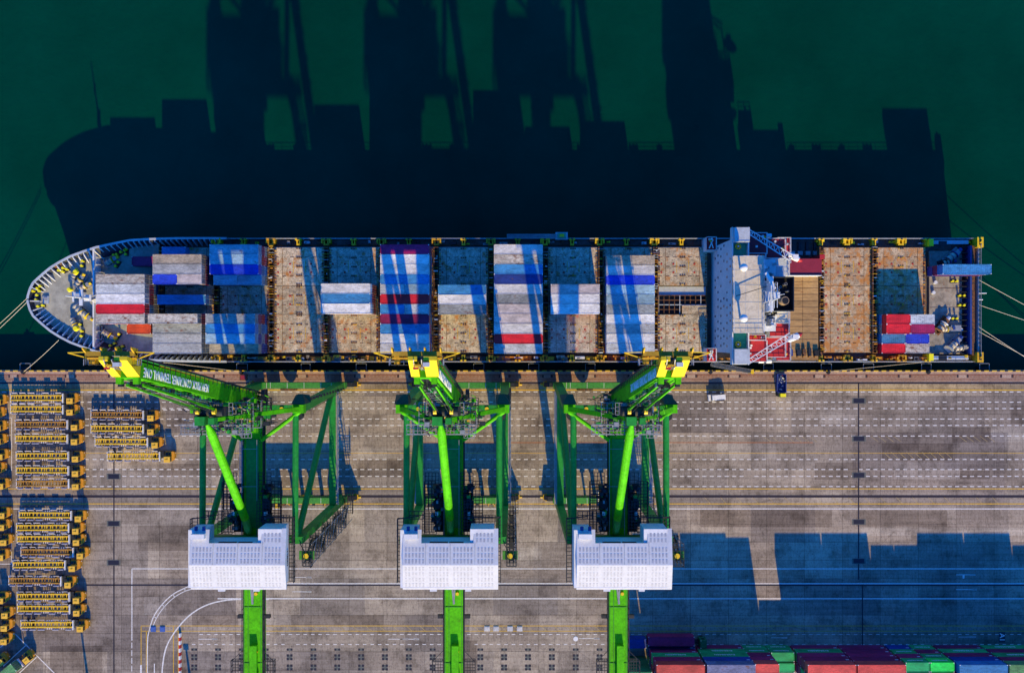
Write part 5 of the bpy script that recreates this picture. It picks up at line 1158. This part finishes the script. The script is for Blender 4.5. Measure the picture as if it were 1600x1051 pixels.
def person(px, py, mat_top, label):
    X, Y = WX(px), WY(py); me = bpy.data.meshes.new('person')
    V = [(0, 0, .92), (0, 0, 1.15), (0, 0, 1.38), (0, 0, 1.5), (0, 0, 1.64), (-.1, 0, .86), (-.12, .03, .48), (-.13, 0, .07), (-.13, -.14, .04), (.1, 0, .86), (.13, -.02, .48), (.14, 0, .07), (.14, -.14, .04),
         (-.2, 0, 1.4), (-.25, .02, 1.12), (-.24, -.1, .88), (.2, 0, 1.4), (.26, .02, 1.12), (.22, -.1, .88)]
    E = [(0, 1), (1, 2), (2, 3), (3, 4), (0, 5), (5, 6), (6, 7), (7, 8), (0, 9), (9, 10), (10, 11), (11, 12), (2, 13), (13, 14), (14, 15), (2, 16), (16, 17), (17, 18)]
    me.from_pydata(V, E, []); o = bpy.data.objects.new('person', me); COL.objects.link(o); o.location = (X, Y, 0)
    md = o.modifiers.new('skin', 'SKIN'); sv = me.skin_vertices[0].data
    for i, r in enumerate((.15, .14, .17, .07, .11, .1, .075, .05, .045, .1, .075, .05, .045, .07, .05, .035, .07, .05, .035)): sv[i].radius = (r, r * .8)
    sv[0].use_root = True; o.modifiers.new('sub', 'SUBSURF').levels = 1; me.materials.append(mat_top)
    dg = bpy.context.evaluated_depsgraph_get(); m2 = bpy.data.meshes.new_from_object(o.evaluated_get(dg)); o.modifiers.clear(); o.data = m2
    MB().m(WHITE).dome((X, Y, 1.66), .145, 10, 4, False).build('hard_hat', o)
    tag(o, label, 'person'); return o
person(1124, 613, paint('work_clothes', (.05, .08, .2), .8), 'person in dark work clothes and white hard hat standing north of the white van')
def spreader():
    e = empty('spreader_frame', (WX(1219), WY(600), 0)); X, Y = e.location.x, e.location.y
    MB().m(BLUEP).box(X - 1.35, X + 1.35, Y - 3.4, Y + 4.4, .2, .5).box(X - 1.35, X - 1.15, Y - 3.4, Y + 4.4, .5, 1.7).box(X + 1.15, X + 1.35, Y - 3.4, Y + 4.4, .5, 1.7).box(X - 1.35, X + 1.35, Y - 3.4, Y - 3.1, .5, 1.9).box(X - 1.15, X + 1.15, Y + 4.15, Y + 4.4, .5, 1.6).build('skip_body', e)
    r = random.Random(4); m_ = MB()
    for k in range(40): x, y = X + r.uniform(-1, .9), Y + r.uniform(-2.9, 3.9); m_.m(r.choice([DARK, SHIPG, WHITE, BLUEP, GREYM, BLACK, MAROON])).beam((x, y, r.uniform(.6, 1.3)), (x + r.uniform(-.6, .6), y + r.uniform(-.6, .6), r.uniform(.7, 1.6)), r.uniform(.08, .3), r.uniform(.08, .3))
    m_.build('scrap_load', e)
    cb = MB().m(LEMON).taper(X - .75, X + 1.15, Y - 5.3, Y - 3.6, .5, 2.4, .15).m(DARK).box(X - 1.1, X - .8, Y - 5.0, Y - 3.6, .4, 1.6).build('cab', e); MB().m(WINDOW).box(X - .5, X + .9, Y - 5.32, Y - 5.18, 1.3, 2.0).build('windows', cb)
    m_ = MB().m(BLACK)
    for y in (-4.4, 1.5, 2.7):
        for s in (-1, 1): m_.tube((X + s * .85, Y + y, .45), (X + s * 1.3, Y + y, .45), .45, n=12)
    m_.build('wheels', e); e.name = 'scrap_truck'; e.scale = (.92, .64, .8); return e
tag(spreader(), 'dark blue open truck with yellow cab and scrap load beside the ship', 'truck')
# gangway from the bridge front down to the quay
gw = empty('gangway', (WX(1175), WY(581), 0)); A0, B0 = Vector((WX(1111, 7.4), WY(568.5, 7.4), 7.4)), Vector((WX(1173, .6), WY(580.5, .6), .55)); d = (B0 - A0).normalized(); a = d.cross(Vector((0, 0, 1))).normalized() * .55
mb = MB().m(DARK).beam(A0, B0, .9, .12)
for i in range(40): p = A0.lerp(B0, i / 40); mb.m(GREYM).beam(p - a * .8, p + a * .8, .07, .16)
mb.build('tread', gw); mb = MB().m(GREYM).rail([A0 + a, B0 + a], 1.0, .07, 1.0); mb.rail([A0 - a, B0 - a], 1.0, .07, 1.0); mb.build('handrail', gw)
MB().m(YEL).box(B0.x - .5, B0.x + .9, B0.y - .6, B0.y + .6, 0, .5).m(BLACK).tube((B0.x, B0.y - .7, .2), (B0.x, B0.y + .7, .2), .2, n=10).build('roller', gw)
tag(gw, 'grey sloping gangway ladder from the ship down to the quay edge', 'gangway')
# bollards, ropes, fenders
def bollard(px, label):
    X, Y = WX(px), WY(580.6); mb = MB().m(DARK).tube((X, Y, 0), (X, Y, .12), .62, n=16).tube((X, Y, .12), (X, Y, .6), .3, .26, n=12).tube((X, Y, .6), (X, Y, .85), .45, .38, n=12).beam((X, Y - .5, .72), (X, Y + .5, .72), .35, .22)
    return tag(mb.build('bollard'), label, 'bollard', 'mooring bollards along the quay edge')
for px, s in ((37, 'at the left end of the quay, holding the bow rope'), (377, 'left of the leftmost crane leg, holding a bow spring rope'), (1110, 'just left of the gangway foot'), (1294, 'right of the scrap truck, a stern rope on it'), (1450, 'at the right end of the quay edge')): bollard(px, 'dark iron bollard ' + s)
def rope(p0, p1, label, sag=.6, extra=None):
    a, b = Vector(p0), Vector(p1); pts = []
    for i in range(13):
        t = i / 12; p = a.lerp(b, t); p.z -= sag * 4 * t * (1 - t); pts.append(p)
    return tag(MB().m(ROPE).path(pts, .065, 5).build('mooring_rope'), label, 'rope', 'mooring ropes')
def P3(px, py, z): return (WX(px, z), WY(py, z), z)
rope(P3(42, 466, 9.5), P3(-60, 557, 0), 'upper of the two ropes running off the bow to the left', .5)
rope(P3(42, 472, 9.4), P3(-60, 566, -.2), 'lower of the two ropes running off the bow to the left', .5)
rope(P3(92, 531, 9.2), P3(37, 580.5, .7), 'rope from the bow shoulder down to the left quay bollard', .4)
rope(P3(255, 566, 8.8), P3(377, 580.5, .7), 'rope from the bow side back to the bollard by the leftmost crane', .5)
rope(P3(1529, 437, 6.8), P3(1700, 528, 0), 'uppermost rope running off the stern to the right', .4)
rope(P3(1529, 476, 6.8), P3(1700, 532, 0), 'second rope from the top running off the stern to the right', .4)
rope(P3(1530, 511, 6.8), P3(1700, 620, 0), 'third rope from the top, paired, running off the stern', .4)
rope(P3(1530, 518, 6.8), P3(1700, 608, 0), 'lowest paired rope running off the stern to the quay', .4)
rope(P3(1440, 566, 6.6), P3(1294, 580.5, .7), 'rope from the stern side forward to the bollard near the scrap truck', .4)
def fender(px0, px1, label):
    mb = MB().m(BLACK).box(WX(px0 + 1), WX(px1 - 1), QY, QY + .9, -2.6, -.4).m(GREYM); Y = QY + 1.9
    mb.box(WX(px0) - .06, WX(px0) + .06, QY, Y, -.45, -.33).box(WX(px1) - .06, WX(px1) + .06, QY, Y, -.45, -.33).box(WX(px0) - .06, WX(px1) + .06, Y - .12, Y, -2.8, -.33)
    return tag(mb.build('quay_fender'), label, 'fender', 'rubber fenders along the quay wall')
for i, (a, b) in enumerate(((30, 46), (369, 386), (470, 484), (556, 572), (740, 756), (826, 842), (915, 930), (1194, 1209), (1284, 1300), (1350, 1366), (1441, 1456), (1532, 1547))):
    fender(a, b, 'grey framed rubber fender on the quay wall, %s from the left' % ORD[i])
# fire-red and brown bits along the quay edge
def box_thing(name, px, py, w, l, h, mat, label, cat, group=None, lid=None):
    X, Y = WX(px), WY(py); mb = MB().m(mat).taper(X - w / 2, X + w / 2, Y - l / 2, Y + l / 2, 0, h, .05).m(lid or mat).box(X - w * .35, X + w * .35, Y - l * .35, Y + l * .35, h, h + .04)
    return tag(mb.build(name), label, cat, group)
box_thing('rope_heap', 381, 589, 2.0, 1.6, .6, RUSTD, 'brown coiled heap on the quay edge by the leftmost crane', 'rope heap', lid=MAROON)
for i, (x, y) in enumerate(((761, 981.5), (775, 981.5), (797, 981.5), (812, 981.5))):
    box_thing('concrete_block', x, y, 1.5, 1.4, .12, paint('pale_concrete_block', (.55, .54, .53), .9), 'pale square concrete block, %s from left in the row between yellow lines' % ORD[i], 'block', 'concrete blocks between the yellow lines')
for i, x in enumerate((239.5, 254)): box_thing('blue_block', x, 982, 1.45, 1.5, .15, BLUEB, 'blue square block %s the two curved white lines' % ('left of' if i == 0 else 'between'), 'block', 'blue blocks by the curved lines')
mb = MB(); x = WX(282)
for k in range(14): mb.m(REDP if k % 2 else WHITE).hexa([(x - .3, WY(988) - k * 1.0 - 1.0, 0), (x + .3, WY(988) - k * 1.0 - 1.0, 0), (x + .3, WY(988) - k * 1.0, 0), (x - .3, WY(988) - k * 1.0, 0), (x - .2, WY(988) - k * 1.0 - 1.0, .75), (x + .2, WY(988) - k * 1.0 - 1.0, .75), (x + .2, WY(988) - k * 1.0, .75), (x - .2, WY(988) - k * 1.0, .75)])
tag(mb.build('striped_barrier'), 'red and white striped barrier running down beside the curved lines', 'barrier')
X, Y = WX(1565.5), WY(995)
s_ = tag(MB().m(TEXTB).box(X - .85, X + .85, Y - 1.4, Y + 1.4, .0, .03).build('lane_plate'), 'black ground plate reading A1 at the right before the yard', 'sign'); lettering('A1', 1.9, TEXTW, (X, Y, .04), (0, -1, 0), (1, 0, 0), s_, depth=.004)
tag(MB().m(WHITE).tube((WX(899.5), WY(997.3), 0), (WX(899.5), WY(997.3), .05), .65, n=20).build('ground_disc'), kind='structure')
# lamp masts just beyond the bottom edge whose long shadows fall into the picture
def mast_(X, Y, h, label):
    m = empty('light_mast', (X, Y, 0)); MB().m(GREYM).tube((X, Y, 0), (X, Y, h), .42, .25, 12).build('pole', m); MB().m(GREYM).box(X - .7, X + .7, Y - .3, Y + .3, h, h + .5).build('lamp_head', m); return tag(m, label, 'lamp', 'light masts')
mast_(WX(144), WY(1108), 34 if 0 else 8.5 * 1.0 + 1, 'grey light mast casting the thin shadow beside the trucks')
mast_(WX(300), WY(1080), 5.0, 'short grey lamp post below the red and white barrier')
